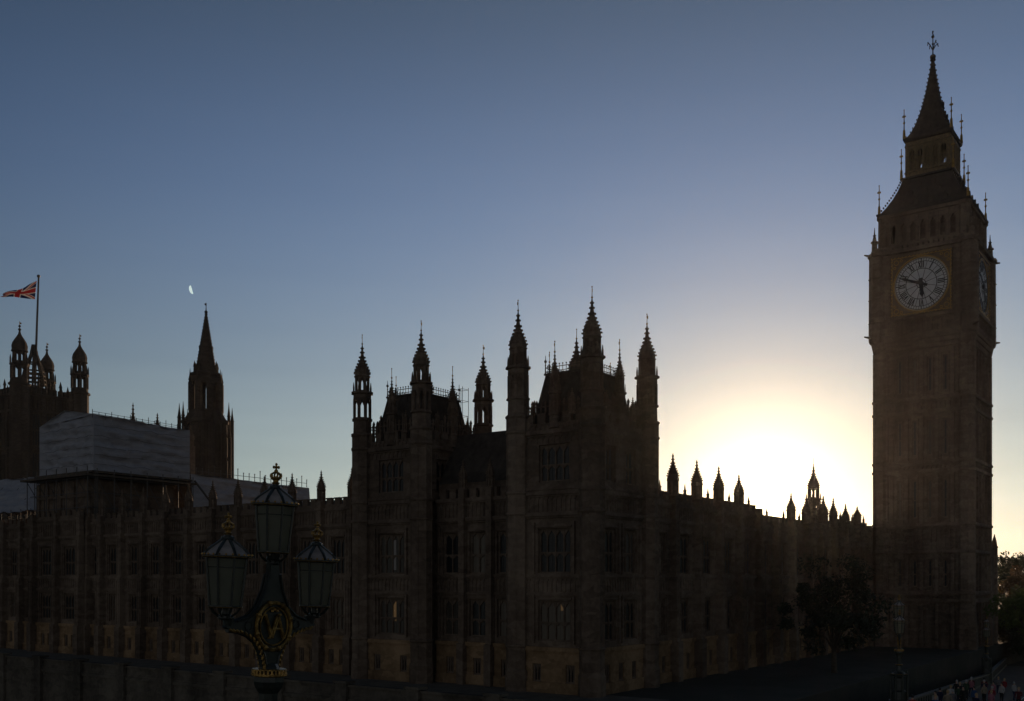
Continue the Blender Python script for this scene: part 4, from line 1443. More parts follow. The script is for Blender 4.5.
# ------------------------------------------------------------------ slender octagonal spire
def spire_tower():
    root = empty('octagonal_spire_tower', (-67.3, 220.0, EYE + GROUND_Z), RZ)
    tag(root, 'slender octagonal stone tower with pointed spire rising behind the white sheeting', 'tower')
    off = (0, 0, GROUND_Z)
    b = MB()
    b.lathe(0, 0, [(GROUND_Z, 5.6), (20, 5.3), (34.0, 5.0), (34.1, 5.35), (34.7, 5.35), (35.3, 4.6), (36.4, 3.9), (37.2, 3.5)], 8)
    for z in (24.0, 29.0):
        b.lathe(0, 0, [(z, 4.7), (z + 0.2, 5.15), (z + 0.6, 5.15), (z + 0.8, 4.6)], 8)
    for i in range(8):
        a = pi / 8 + pi / 4 * i
        for r, top, w in ((5.75, 38.4 if i % 2 else 34.0, 0.46), (4.85, 37.0 if i % 2 else 39.2, 0.4)):
            if r < 5:
                a += pi / 8
            x, y = r * cos(a), r * sin(a)
            b.lathe(x, y, [(GROUND_Z, w), (top - 3.2, w * 0.85), (top - 3.1, w * 1.1), (top - 2.9, w * 0.8), (top - 1.4, w * 0.35), (top, 0.03)], 6)
        a = pi / 8 + pi / 4 * i
        for z in (26.0, 31.0):   # flyers to the outer pinnacles
            b.tube((4.3 * cos(a), 4.3 * sin(a), z + 1.2), (5.75 * cos(a), 5.75 * sin(a), z), 0.3, 5)
        a2 = pi / 4 * i
        for u in (-0.28, 0.28):
            b.tube((5.0 * cos(a2 + u * 0.6), 5.0 * sin(a2 + u * 0.6), 18), (4.75 * cos(a2 + u * 0.6), 4.75 * sin(a2 + u * 0.6), 34), 0.16, 4)
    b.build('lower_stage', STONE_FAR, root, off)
    l = MB()
    open_stage(l, 0, 0, 37.0, 43.2, 3.5, 8, 0.78)
    l.lathe(0, 0, [(43.2, 3.5), (43.5, 3.6), (44.6, 3.3), (44.9, 3.5), (45.3, 3.4), (45.5, 2.6), (47.0, 2.25)], 8)
    for i in range(8):
        a = pi / 8 + pi / 4 * i
        x, y = 3.45 * cos(a), 3.45 * sin(a)
        l.lathe(x, y, [(36, 0.34), (43.6, 0.3), (43.7, 0.42), (44.0, 0.32), (44.8, 0.16), (46.2, 0.03)], 6)
        x, y = 2.5 * cos(a), 2.5 * sin(a)
        l.lathe(x, y, [(45.2, 0.26), (46.6, 0.22), (46.7, 0.32), (48.0, 0.03)], 6)
    l.build('lantern', STONE_FAR, root, off)
    s = MB()
    s.lathe(0, 0, [(46.8, 2.15), (50.9, 1.45), (51.0, 1.62), (51.3, 1.62), (51.5, 1.35), (55.2, 0.72), (58.6, 0.2), (58.8, 0.36), (59.1, 0.36), (59.3, 0.12), (59.9, 0.1)], 8)
    for k in range(16):
        z = 47.8 + k * 0.7
        r = 2.0 * (1 - (z - 47.2) / 12.4)
        for i in range(8):
            a = pi / 8 + pi / 4 * i
            s.box(r * cos(a) - 0.1, r * cos(a) + 0.1, r * sin(a) - 0.1, r * sin(a) + 0.1, z, z + 0.25)
    s.tube((0, 0, 59.8), (0, 0, 61.0), 0.08, 5)
    s.box(-0.35, 0.1, -0.05, 0.05, 60.4, 60.8)
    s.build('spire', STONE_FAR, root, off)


spire_tower()


# ------------------------------------------------------------------ scaffolds wrapped in white sheeting
def wrinkled(mb, p00, p10, p11, p01, nu, nv, amp, nrm, seed):
    """a sheet between four corners, pulled in and out between the scaffold lifts, with a back face 6 cm behind"""
    rnd = random.Random(seed)
    p00, p10, p11, p01, nrm = map(Vector, (p00, p10, p11, p01, nrm))
    ph = [rnd.uniform(0, 6.28) for _ in range(8)]
    rows = []
    for j in range(nv + 1):
        row = []
        for i in range(nu + 1):
            u, v = i / nu, j / nv
            p = p00 * (1 - u) * (1 - v) + p10 * u * (1 - v) + p11 * u * v + p01 * (1 - u) * v
            d_frame = -0.16 * abs(sin(u * pi * nu / 7.0)) - 0.12 * abs(sin(v * pi * 3.0))     # taut over the tubes, slack between
            e = min(u, 1 - u, 1) * 8
            k = min(1.0, e)
            d = 2.2 * amp * (0.55 * sin(v * 19 + 1.6 * sin(u * 7 + ph[0]) + ph[1]) + 0.35 * sin(u * 31 + 2 * sin(v * 9 + ph[2])) + 0.4 * sin(v * 43 + u * 6 + ph[3]) + rnd.uniform(-0.35, 0.35))
            row.append(p + nrm * (d * 1.05 + d_frame) * k)
        rows.append(row)
    for s in (0, 1):
        b = len(mb.v)
        for row in rows:
            for p in row:
                mb.v.append(tuple(p - nrm * 0.06 * s))
        for j in range(nv):
            for i in range(nu):
                q = [b + j * (nu + 1) + i, b + j * (nu + 1) + i + 1, b + (j + 1) * (nu + 1) + i + 1, b + (j + 1) * (nu + 1) + i]
                mb.face(q[::-1] if s else q)


def scaffold_box():
    # stands round the top of the river range's centre
    x0, x1, y0, y1, z0, z1 = 2.0, 15.8, 72.0, 84.4, 13.4, 19.9
    org = (2.0, 72.0, GROUND_Z)
    root = empty('sheeted_scaffold', palace(*org), RZ)
    tag(root, 'big box of white scaffold sheeting with a gabled end, on a platform above the roofs', 'scaffold')
    s = MB()
    wrinkled(s, (x0, y1, z0), (x0, y0, z0), (x0, y0, z1 + 0.35), (x0, y1, z1 - 0.2), 40, 26, 0.11, (-1, 0, 0), 1)
    wrinkled(s, (x0, y0, z0), (x1, y0, z0), (x1, y0, z1), (x0, y0, z1 + 0.35), 44, 26, 0.11, (0, -1, 0), 2)
    wrinkled(s, (x1, y0, z0), (x1, y1, z0), (x1, y1, z1), (x1, y0, z1), 30, 20, 0.1, (1, 0, 0), 3)
    wrinkled(s, (x1, y1, z0), (x0, y1, z0), (x0, y1, z1 - 0.2), (x1, y1, z1), 30, 20, 0.1, (0, 1, 0), 4)
    s.build('sheeting', SHEET, root, org, smooth=True)
    r = MB()
    ym = 78.6
    zr = 21.3
    wrinkled(r, (x0, y0, z1 + 0.35), (x1, y0, z1), (x1, ym, z1 + 1.1), (x0, ym, zr), 24, 10, 0.05, (0, -0.2, 1), 5)
    wrinkled(r, (x0, ym, zr), (x1, ym, z1 + 1.1), (x1, y1, z1), (x0, y1, z1 - 0.2), 24, 10, 0.05, (0, 0.2, 1), 6)
    wrinkled(r, (x0, y1, z1 - 0.2), (x0, y0, z1 + 0.35), (x0, ym + 0.02, zr), (x0, ym, zr), 16, 8, 0.04, (-1, 0, 0), 7)
    r.build('roof_sheet', SHEET, root, org, smooth=True)
    ti = MB()  # tie ropes added across two faces of the sheeting
    rnd = random.Random(9)
    for z in (14.2, 15.3, 16.3, 17.6, 18.9):
        zprev = 0.0
        for i in range(14):
            xa, xb = x0 + (x1 - x0) * i / 14, x0 + (x1 - x0) * (i + 1) / 14
            za = z + zprev; zprev = rnd.uniform(-0.12, 0.12); zb = z + zprev
            ti.tube((xa, y0 - 0.13, za), (xb, y0 - 0.13, zb), 0.022, 4)
            ya, yb = y0 + (y1 - y0) * i / 14, y0 + (y1 - y0) * (i + 1) / 14
            ti.tube((x0 - 0.13, ya, za), (x0 - 0.13, yb, zb), 0.022, 4)
    ti.build('tie_ropes', TIMBER, root, org)
    f = MB()
    f.box(x0 - 1.6, x1 + 0.4, y0 - 0.9, y1 + 1.8, 12.6, 12.85)
    f.box(x0 - 0.4, x1 + 0.2, y0 - 0.3, y1 + 0.4, 13.1, 13.34)
    f.build('platform', TIMBER, root, org)
    t = MB()
    for i in range(7):
        y = y0 - 0.6 + i * 2.3
        t.tube((x0 - 1.2, y, 8.0), (x0 - 1.2, y, 13.8), 0.06, 5)
        t.tube((x0 - 0.2, y, 8.0), (x0 - 0.2, y, 13.4), 0.06, 5)
        t.tube((x0 - 1.2, y, 12.5), (x0 + 0.6, y, 9.6), 0.05, 5)
    for i in range(7):
        x = x0 + i * 2.3
        t.tube((x, y0 - 0.7, 7.0), (x, y0 - 0.7, 13.6), 0.06, 5)
        if i < 6:
            t.tube((x, y0 - 0.7, 12.4), (x + 2.3, y0 - 0.7, 8.6), 0.05, 5)
    for z in (8.8, 10.6, 12.4):
        t.tube((x0 - 1.2, y0 - 0.7, z), (x0 - 1.2, y1, z), 0.05, 5)
        t.tube((x0 - 1.2, y0 - 0.7, z + 0.01), (x1, y0 - 0.7, z + 0.01), 0.05, 5)
    t.build('tubes', STEEL, root, org)
    g = MB()                     # guard rail along the north eave, with taller standards
    for i in range(17):
        x = x0 + (x1 - x0) * i / 16
        h = 0.45 if i % 3 else 0.75
        g.tube((x, y0 + 0.3, z1 - 0.1), (x, y0 + 0.3, z1 + 0.2 + h), 0.04, 4)
    for h in (0.15, 0.4):
        g.tube((x0, y0 + 0.3, z1 + 0.3 + h), (x1, y0 + 0.3, z1 + h), 0.03, 4)
    g.build('guard_rail', STEEL, root, org)
    # a diagonal brace tube running down from its end
    d = MB(); d.tube((x1 + 0.3, y0 - 0.6, 13.2), (x1 + 5.2, y0 - 0.6, 8.2), 0.14, 6)
    d.build('brace', STEEL, root, org)


def scaffold_roofs():
    # lean-to of sheeting over the range beyond the box
    org = (2.4, 84.6, GROUND_Z)
    root = empty('roof_sheeting', palace(*org), RZ)
    tag(root, 'sloping white sheeting over the roof at far left, below the box scaffold', 'scaffold')
    s = MB()
    wrinkled(s, (2.2, 116, 9.2), (2.2, 84.6, 9.2), (7.5, 84.6, 14.6), (7.5, 116, 14.6), 70, 24, 0.1, (-0.7, 0, 0.7), 11)
    wrinkled(s, (7.5, 116, 14.6), (7.5, 84.6, 14.6), (13, 84.6, 10.0), (13, 116, 10.0), 50, 16, 0.1, (0.7, 0, 0.7), 12)
    s.build('sheeting', SHEET, root, org, smooth=True)
    t = MB()
    for i in range(13):
        y = 85 + i * 2.5
        t.tube((2.5, y, 6.7), (2.5, y, 9.4), 0.05, 5)
        t.tube((12.6, y, 6.7), (12.6, y, 10.1), 0.05, 5)
        t.tube((2.6, y, 9.0), (7.5, y, 14.2), 0.05, 5)
        t.tube((12.6, y, 9.9), (7.5, y, 14.2), 0.05, 5)
    t.build('tubes', STEEL, root, org)
    # sheeting along a wing that runs away to the right, behind the range
    org = (16.4, 72.0, GROUND_Z)
    root = empty('roof_sheeting', palace(*org), RZ)
    tag(root, 'long strip of white sheeting with a spiky rail on top, behind the left lantern', 'scaffold')
    s = MB()
    wrinkled(s, (16.4, 72, 8.6), (37.5, 72, 8.6), (37.5, 72.6, 13.9), (16.4, 72.6, 14.2), 60, 24, 0.1, (0, -1, 0), 13)
    wrinkled(s, (37.5, 72, 8.6), (37.5, 80, 8.6), (37.5, 80, 13.9), (37.5, 72.6, 13.9), 16, 18, 0.06, (1, 0, 0), 14)
    wrinkled(s, (16.4, 72.6, 14.2), (37.5, 72.6, 13.9), (37.5, 80, 13.9), (16.4, 80, 14.2), 40, 10, 0.05, (0, 0, 1), 15)
    s.build('sheeting', SHEET, root, org, smooth=True)
    g = MB()
    for i in range(22):
        x = 16.6 + i * 0.99
        h = 1.0 if i % 4 else 1.5
        g.tube((x, 73.0, 14.0), (x, 73.0, 14.1 + h), 0.05, 4)
        g.ball((x, 73.0, 14.1 + h), 0.1, 5, 3)
    g.tube((16.6, 73.0, 14.75), (37.4, 73.0, 14.6), 0.04, 4)
    g.build('guard_rail', STEEL, root, org)
    w = MB()
    w.box(16.5, 37.3, 72.8, 79.8, GROUND_Z, 8.6)
    o = w.build('palace_wing', STONE, None, (16.5, 72.8, GROUND_Z), palace(16.5, 72.8, GROUND_Z), (0, 0, RZ))
    tag(o, 'dark palace wing under the long strip of white sheeting', 'palace wing')
    # tube cage on the left pavilion tower's roof
    org = (6.6, 18.3, 12.6)
    c = MB()
    for x in (6.2, 7.1):
        for y in (17.9, 18.8):
            c.tube((x, y, 12.6), (x, y, 18.1), 0.025, 4)
    for z in (14.0, 15.4, 16.8, 17.9):
        for p, q in (((6.2, 17.9), (7.1, 17.9)), ((7.1, 17.9), (7.1, 18.8)), ((7.1, 18.8), (6.2, 18.8)), ((6.2, 18.8), (6.2, 17.9))):
            c.tube((*p, z), (*q, z), 0.02, 4)
    o = c.build('scaffold_cage', STEEL, None, org, palace(*org), (0, 0, RZ))
    tag(o, 'slim open tube scaffold on the roof of the left pavilion tower', 'scaffold')


scaffold_box()
scaffold_roofs()


# ------------------------------------------------------------------ bridge: footway, road, parapet, lamps
LAMPS = [Vector((-4.13, 17.0, -1.615)), Vector((24.77, 64.0, -4.54)), Vector((56.5, 119.0, -7.9))]
RING = 3.2                       # height of a lamp's gilt ring above the parapet
LINE = []
d01 = (LAMPS[1] - LAMPS[0]); d01.z = 0; d01.normalize()
LINE.append(LAMPS[0] - d01 * 40 + Vector((0, 0, 40 * 0.030 - RING)))
for p in LAMPS:
    LINE.append(p + Vector((0, 0, -RING)))
d12 = (LAMPS[2] - LAMPS[1]); d12.z = 0; d12.normalize()
LINE.append(LAMPS[2] + d12 * 28 + Vector((0, 0, -RING)))
PAR_H = 1.15


def strip(mb, o0, o1, h0, h1, lines=None):
    """solid ribbon parallel to the parapet line: offsets to the road side, heights relative to the parapet top"""
    pts = LINE
    N = []
    for i in range(len(pts)):
        a = pts[max(i - 1, 0)]; b = pts[min(i + 1, len(pts) - 1)]
        d = (b - a); d.z = 0; d.normalize()
        N.append(Vector((d.y, -d.x, 0)))
    for i in range(len(pts) - 1):
        q = []
        for h in (h0, h1):
            for k, o in ((i, o0), (i + 1, o0), (i + 1, o1), (i, o1)):
                p = pts[k] + N[k] * o
                q.append((p.x, p.y, EYE + p.z + h))
        mb.hexa([q[0], q[3], q[2], q[1], q[4], q[7], q[6], q[5]])


def bridge():
    d = MB(); strip(d, 0.35, 26.0, -PAR_H - 1.3, -PAR_H - 0.13)
    tag(d.build('road', ASPHALT), 'asphalt road over the bridge', 'road', None, 'structure')
    f = MB(); strip(f, 0.36, 4.6, -PAR_H - 0.126, -PAR_H); strip(f, 21.6, 25.9, -PAR_H - 0.126, -PAR_H)
    tag(f.build('footway', FOOTWAY), 'paved footways along the bridge', 'pavement', None, 'structure')
    m = MB()
    strip(m, 12.9, 13.05, -PAR_H - 0.126, -PAR_H - 0.122); strip(m, 5.2, 5.3, -PAR_H - 0.126, -PAR_H - 0.122)
    tag(m.build('road_markings', LINEPAINT), 'white lines on the bridge road', 'road markings', None, 'structure')
    p = MB()
    strip(p, -0.02, 0.34, -PAR_H - 2.2, -PAR_H + 0.2)
    strip(p, 0.06, 0.26, -PAR_H + 0.2, -0.12)
    strip(p, -0.06, 0.38, -0.12, 0.0)
    for a, b in zip(LINE, LINE[1:]):
        n = int((b - a).length / 1.2)
        for i in range(n):
            c = a.lerp(b, (i + 0.5) / n)
            dd = (b - a); dd.z = 0; dd.normalize()
            nn = Vector((dd.y, -dd.x, 0))
            c = c + nn * 0.16
            q = []
            for h in (-PAR_H + 0.2, -0.12):
                for s, t in ((-1, -1), (1, -1), (1, 1), (-1, 1)):
                    v = c + dd * 0.12 * s + nn * 0.15 * t
                    q.append((v.x, v.y, EYE + c.z + h + 0.0))
            p.hexa(q)
    po = p.build('bridge_parapet', PARAPET)
    tag(po, 'green iron bridge parapet carrying the three lanterns', 'parapet')


bridge()


def lamp():
    """triple lantern; x along the bridge, z = 0 at the gilt ring above the pedestal"""
    root = empty('triple_bridge_lamp')
    off = (0, 0, -RING)
    ped = MB()
    ped.lathe(0, 0, [(-RING - 1.5, 0.66), (-RING + 0.05, 0.66), (-RING + 0.1, 0.5), (-2.6, 0.46), (-2.5, 0.34), (-1.75, 0.30), (-1.62, 0.34), (-1.58, 0.56), (-1.46, 0.58), (-1.42, 0.4), (-1.3, 0.24), (-1.2, 0.2), (-0.95, 0.16), (-0.9, 0.21), (-0.84, 0.21), (-0.8, 0.15), (-0.3, 0.17), (-0.2, 0.24), (-0.1, 0.27), (-0.01, 0.26)], 8)
    for i in range(8):
        a = pi / 8 + pi / 4 * i
        ped.lathe(0.54 * cos(a), 0.54 * sin(a), [(-RING + 0.1, 0.07), (-2.6, 0.06), (-1.6, 0.055), (-1.46, 0.075), (-1.36, 0.06), (-1.26, 0.012)], 6)
    ped.build('pedestal', LAMPGREEN, root, off)
    g = MB()
    g.lathe(0, 0, [(-0.015, 0.27), (0.0, 0.295), (0.035, 0.295), (0.04, 0.27)], 24)
    for i in range(26):
        a = 2 * pi * i / 26
        x, y = 0.275 * cos(a), 0.275 * sin(a)
        g.lathe(x, y, [(0.035, 0.024), (0.095, 0.022), (0.11, 0.008)], 5)
        g.ball((0.29 * cos(a + 0.12), 0.29 * sin(a + 0.12), 0.018), 0.02, 5, 3)
    g.lathe(0, 0, [(0.085, 0.25), (0.095, 0.285), (0.11, 0.285), (0.115, 0.24)], 24)
    g.lathe(0, 0, [(-0.9, 0.22), (-0.87, 0.235), (-0.84, 0.22)], 12)
    g.lathe(0, 0, [(-1.47, 0.585), (-1.455, 0.6), (-1.44, 0.585)], 8)
    g.build('gilt_ring', LAMPGOLD, root, off)
    # flat bracket with sweeping arms
    right = [(0.16, 0.06), (0.165, 0.16), (0.20, 0.30), (0.27, 0.46), (0.37, 0.60), (0.52, 0.70), (0.70, 0.765), (0.86, 0.79), (0.97, 0.80), (1.03, 0.84), (0.99, 0.90), (0.86, 0.915),
             (0.70, 0.925), (0.55, 0.965), (0.42, 1.04), (0.31, 1.16), (0.21, 1.33), (0.135, 1.55), (0.10, 1.80), (0.085, 1.98)]
    poly = right + [(-x, z) for x, z in reversed(right)]
    br = MB()
    # triangulated strip so that the concave outline fills cleanly
    levels = [(0.06, 0.16), (0.16, 0.165), (0.30, 0.20), (0.46, 0.27), (0.60, 0.37), (0.70, 0.52), (0.765, 0.70), (0.79, 0.86), (0.80, 0.97), (0.84, 1.03), (0.90, 0.99), (0.915, 0.86), (0.925, 0.70), (0.965, 0.55), (1.04, 0.42), (1.16, 0.31), (1.33, 0.21), (1.55, 0.135), (1.80, 0.10), (1.98, 0.085)]
    t = 0.055
    b0 = len(br.v)
    for z, w in levels:
        br.v += [(-w, -t, z), (w, -t, z), (w, t, z), (-w, t, z)]
    for i in range(len(levels) - 1):
        a, b = b0 + 4 * i, b0 + 4 * (i + 1)
        for j in range(4):
            k = (j + 1) % 4
            br.face([a + j, a + k, b + k, b + j])
    br.face([b0, b0 + 3, b0 + 2, b0 + 1]); e = b0 + 4 * (len(levels) - 1); br.face([e, e + 1, e + 2, e + 3])
    for s in (-1, 1):
        br.path([(s * x, 0, z) for x, z in right[:9]], 0.055, 6)
        br.path([(s * x, 0, z) for x, z in right[10:]], 0.045, 6)
        br.tube((s * 0.95, 0, 0.86), (s * 0.95, 0, 1.0), 0.07, 8, 0.10)
        # inner scroll ribs that follow the sweep
        for yy in (-0.06, 0.06):
            br.path([(s * 0.12, yy, 1.72), (s * 0.20, yy, 1.42), (s * 0.34, yy, 1.16), (s * 0.55, yy, 1.0), (s * 0.8, yy, 0.93)], 0.022, 5)
            br.path([(s * 0.13, yy, 0.16), (s * 0.17, yy, 0.34), (s * 0.26, yy, 0.5), (s * 0.38, yy, 0.64)], 0.02, 5)
            for i in range(10):
                a0, a1 = 2 * pi * i / 10, 2 * pi * (i + 1) / 10
                br.tube((s * 0.55 + 0.08 * cos(a0), yy, 0.85 + 0.08 * sin(a0)), (s * 0.55 + 0.08 * cos(a1), yy, 0.85 + 0.08 * sin(a1)), 0.016, 4)
    br.lathe(0, 0, [(0.08, 0.2), (0.14, 0.17), (0.2, 0.13)], 10)
    br.lathe(0, 0, [(1.9, 0.09), (1.98, 0.12), (2.03, 0.10)], 10)
    bo = br.build('bracket', LAMPGREEN, root, off)
    lv = MB()                    # gilded leaves climbing both edges
    for s in (-1, 1):
        for i in range(15):
            f = i / 14
            # interpolate along the first nine outline points
            k = f * 7.6
            j = min(int(k), 7)
            x = right[j][0] + (right[j + 1][0] - right[j][0]) * (k - j)
            z = right[j][1] + (right[j + 1][1] - right[j][1]) * (k - j)
            for yy in (-0.05, 0.05):
                q = Vector((s * (x + 0.0), yy, z - 0.012))
                dx = right[j + 1][0] - right[j][0]; dz = right[j + 1][1] - right[j][1]
                l = sqrt(dx * dx + dz * dz)
                tx, tz = dx / l, dz / l
                m = MB(); m.ball((0, 0, 0), 0.043, 6, 4, 0.62)
                ang = atan2(tz, tx) + 0.5
                M = Matrix.Translation(q) @ Matrix.Rotation(-ang if s > 0 else ang + 0.0, 4, 'Y') @ Matrix.Diagonal((1.45, 0.8, 0.9, 1))
                lv.add(m, M)
    lv.build('gilded_leaves', LAMPGOLD, root, off)
    em = MB()
    n = 28
    for yy in (-0.075, 0.075):
        for r, w in ((0.40, 0.034), (0.32, 0.016)):
            for i in range(n):
                a0, a1 = 2 * pi * i / n, 2 * pi * (i + 1) / n
                em.tube((r * cos(a0), yy, 0.835 + r * sin(a0)), (r * cos(a1), yy, 0.835 + r * sin(a1)), w, 6)
        # interlaced V and A
        y2 = yy * 1.12
        for p, q, w in (((-0.22, 1.03), (-0.04, 0.64), 0.034), ((0.11, 1.03), (-0.04, 0.64), 0.022), ((0.07, 1.03), (-0.10, 0.64), 0.022), ((0.07, 1.03), (0.22, 0.64), 0.034), ((-0.03, 0.79), (0.15, 0.79), 0.022)):
            em.tube((p[0], y2, p[1]), (q[0], y2, q[1]), w, 5)
        for x, z in ((-0.22, 1.03), (0.11, 1.03), (0.22, 0.64), (-0.10, 0.64)):
            em.box(x - 0.04, x + 0.04, y2 - 0.012, y2 + 0.012, z - 0.014, z + 0.014)
        # small crown above the letters and scrolls at the rim
        for x in (-0.06, 0.0, 0.06):
            em.ball((x, y2, 1.10 + (0.02 if x == 0 else 0)), 0.03, 5, 3)
        for i in range(8):
            a = pi / 4 * i + 0.3
            em.ball((0.40 * cos(a), yy, 0.835 + 0.40 * sin(a)), 0.055, 6, 4)
    em.build('monogram', LAMPGOLD, root, off)
    disc = MB()
    disc.prism([(0.39 * cos(2 * pi * i / 32), 0.835 + 0.39 * sin(2 * pi * i / 32)) for i in range(32)], -0.062, 0.062)
    do = disc.build('roundel', LAMPGREEN, root, off)

    # one lantern, z = 0 at its eaves
    fr, gl, dm, rb, fi, gt, gb = MB(), MB(), MB(), MB(), MB(), MB(), MB()
    gb.lathe(0, 0, [(-0.812, 0.27), (-0.80, 0.292), (-0.785, 0.27)], 8)
    gt.lathe(0, 0, [(-0.006, 0.405), (0.006, 0.418), (0.018, 0.405)], 8)
    rt, rbm, hb = 0.335, 0.262, -0.79
    gl.lathe(0, 0, [(hb + 0.02, rbm - 0.015), (-0.02, rt - 0.015)], 8)   # eight frosted panes round an empty inside
    for i in range(8):
        a = pi / 8 + pi / 4 * i
        fr.tube((rbm * cos(a), rbm * sin(a), hb), (rt * cos(a), rt * sin(a), 0.0), 0.02, 5)
        a1 = a + pi / 4
        for z, r in ((hb, rbm), (0.0, rt), (-0.16, rt - 0.015)):
            fr.tube((r * cos(a), r * sin(a), z), (r * cos(a1), r * sin(a1), z), 0.018 if z != -0.16 else 0.009, 5)
        # leaf cresting hanging under the lantern
        fr.path([(rbm * cos(a), rbm * sin(a), hb), (rbm * 0.75 * cos(a), rbm * 0.75 * sin(a), hb - 0.1), (0.1 * cos(a), 0.1 * sin(a), hb - 0.17)], 0.018, 5)
    fr.lathe(0, 0, [(hb - 0.02, rbm * 0.9), (hb - 0.01, rbm + 0.02), (hb + 0.02, rbm + 0.02)], 8)
    fr.lathe(0, 0, [(hb - 0.22, 0.07), (hb - 0.19, 0.12), (hb - 0.15, 0.12), (hb - 0.12, 0.06), (hb - 0.02, 0.05)], 10)
    fr.lathe(0, 0, [(-0.01, rt + 0.01), (0.0, rt + 0.075), (0.028, rt + 0.075), (0.035, rt + 0.02)], 8)
    for i in range(24):
        a = 2 * pi * i / 24
        gt.ball(((rt + 0.055) * cos(a), (rt + 0.055) * sin(a), 0.045), 0.02, 5, 3)
    prof = [(0.03, 0.375), (0.075, 0.345), (0.13, 0.29), (0.19, 0.21), (0.24, 0.14), (0.285, 0.085), (0.31, 0.06)]
    dm.lathe(0, 0, prof, 8)
    for i in range(8):
        a = pi / 8 + pi / 4 * i
        rb.path([((r + 0.004) * cos(a), (r + 0.004) * sin(a), z) for z, r in prof], 0.026, 5)
    rb.lathe(0, 0, [(0.285, 0.10), (0.30, 0.11), (0.335, 0.10), (0.35, 0.055), (0.39, 0.05)], 10)
    # finial: little crown with an orb and a cross
    fi.lathe(0, 0, [(0.36, 0.05), (0.39, 0.075), (0.405, 0.045), (0.43, 0.05), (0.46, 0.085), (0.48, 0.09), (0.49, 0.05)], 10)
    for i in range(6):
        a = pi / 3 * i
        fi.path([(0.085 * cos(a), 0.085 * sin(a), 0.48), (0.095 * cos(a), 0.095 * sin(a), 0.53), (0.03 * cos(a), 0.03 * sin(a), 0.57)], 0.016, 5)
        fi.ball((0.09 * cos(a), 0.09 * sin(a), 0.50), 0.022, 5, 3)
    fi.ball((0, 0, 0.585), 0.038, 8, 5)
    fi.tube((0, 0, 0.6), (0, 0, 0.70), 0.018, 5)
    fi.tube((-0.05, 0, 0.655), (0.05, 0, 0.655), 0.017, 5); fi.tube((0, -0.05, 0.655), (0, 0.05, 0.655), 0.017, 5)
    for v in ((-0.055, 0, 0.655), (0.055, 0, 0.655), (0, 0, 0.705), (0, 0.055, 0.655), (0, -0.055, 0.655)):
        fi.ball(v, 0.024, 6, 4)
    M = [fr.mesh('lantern', LAMPGREEN), gl.mesh('glass', LAMPGLASS), dm.mesh('dome', DOMEGLASS), rb.mesh('dome_ribs', LAMPGREEN), fi.mesh('finial', LAMPGOLD), gt.mesh('gilt_trim', LAMPGOLD), gb.mesh('gilt_collar', LAMPGOLD)]
    for x, z in ((0.0, 2.88), (-1.02, 1.965), (1.06, 1.965)):
        lo = emit_obj('lantern', M[0], root, (x, 0, z + RING))
        for me, nm in zip(M[1:], ('glass', 'dome', 'dome_ribs', 'finial', 'gilt_trim', 'gilt_collar')):
            emit_obj(nm, me, lo)
    return root


lamp0 = lamp()
kids = kid_map(lamp0)
lamp_labels = ['large near triple lantern with gilt monogram, left of the pavilion', 'smaller triple lantern below the clock tower, seen edge on', 'smallest triple lantern, farthest along the parapet near the right edge']
for i, p in enumerate(LAMPS):
    o = lamp0 if i == 0 else copy_tree(lamp0, kids)
    ang = [atan2(d01.y, d01.x), atan2(d01.y, d01.x), atan2(d12.y, d12.x)][i]
    o.location = (p.x, p.y, EYE + p.z - RING)
    o.rotation_euler = (0, 0, ang)
    if i == 0:                   # the near lamp leans a little
        o.rotation_euler = (Matrix.Rotation(radians(2.0), 3, 'Y') @ Matrix.Rotation(ang, 3, 'Z')).to_euler()
    if i == 0:                   # keep its ring in place after the lean
        o.location.x -= RING * sin(radians(2.0))
    if i == 1:                   # seen almost end on
        o.rotation_euler = (0, 0, atan2(LAMPS[1].y, LAMPS[1].x) + 0.03)
    tag(o, lamp_labels[i], 'street lamp', 'triple lanterns along the bridge parapet')


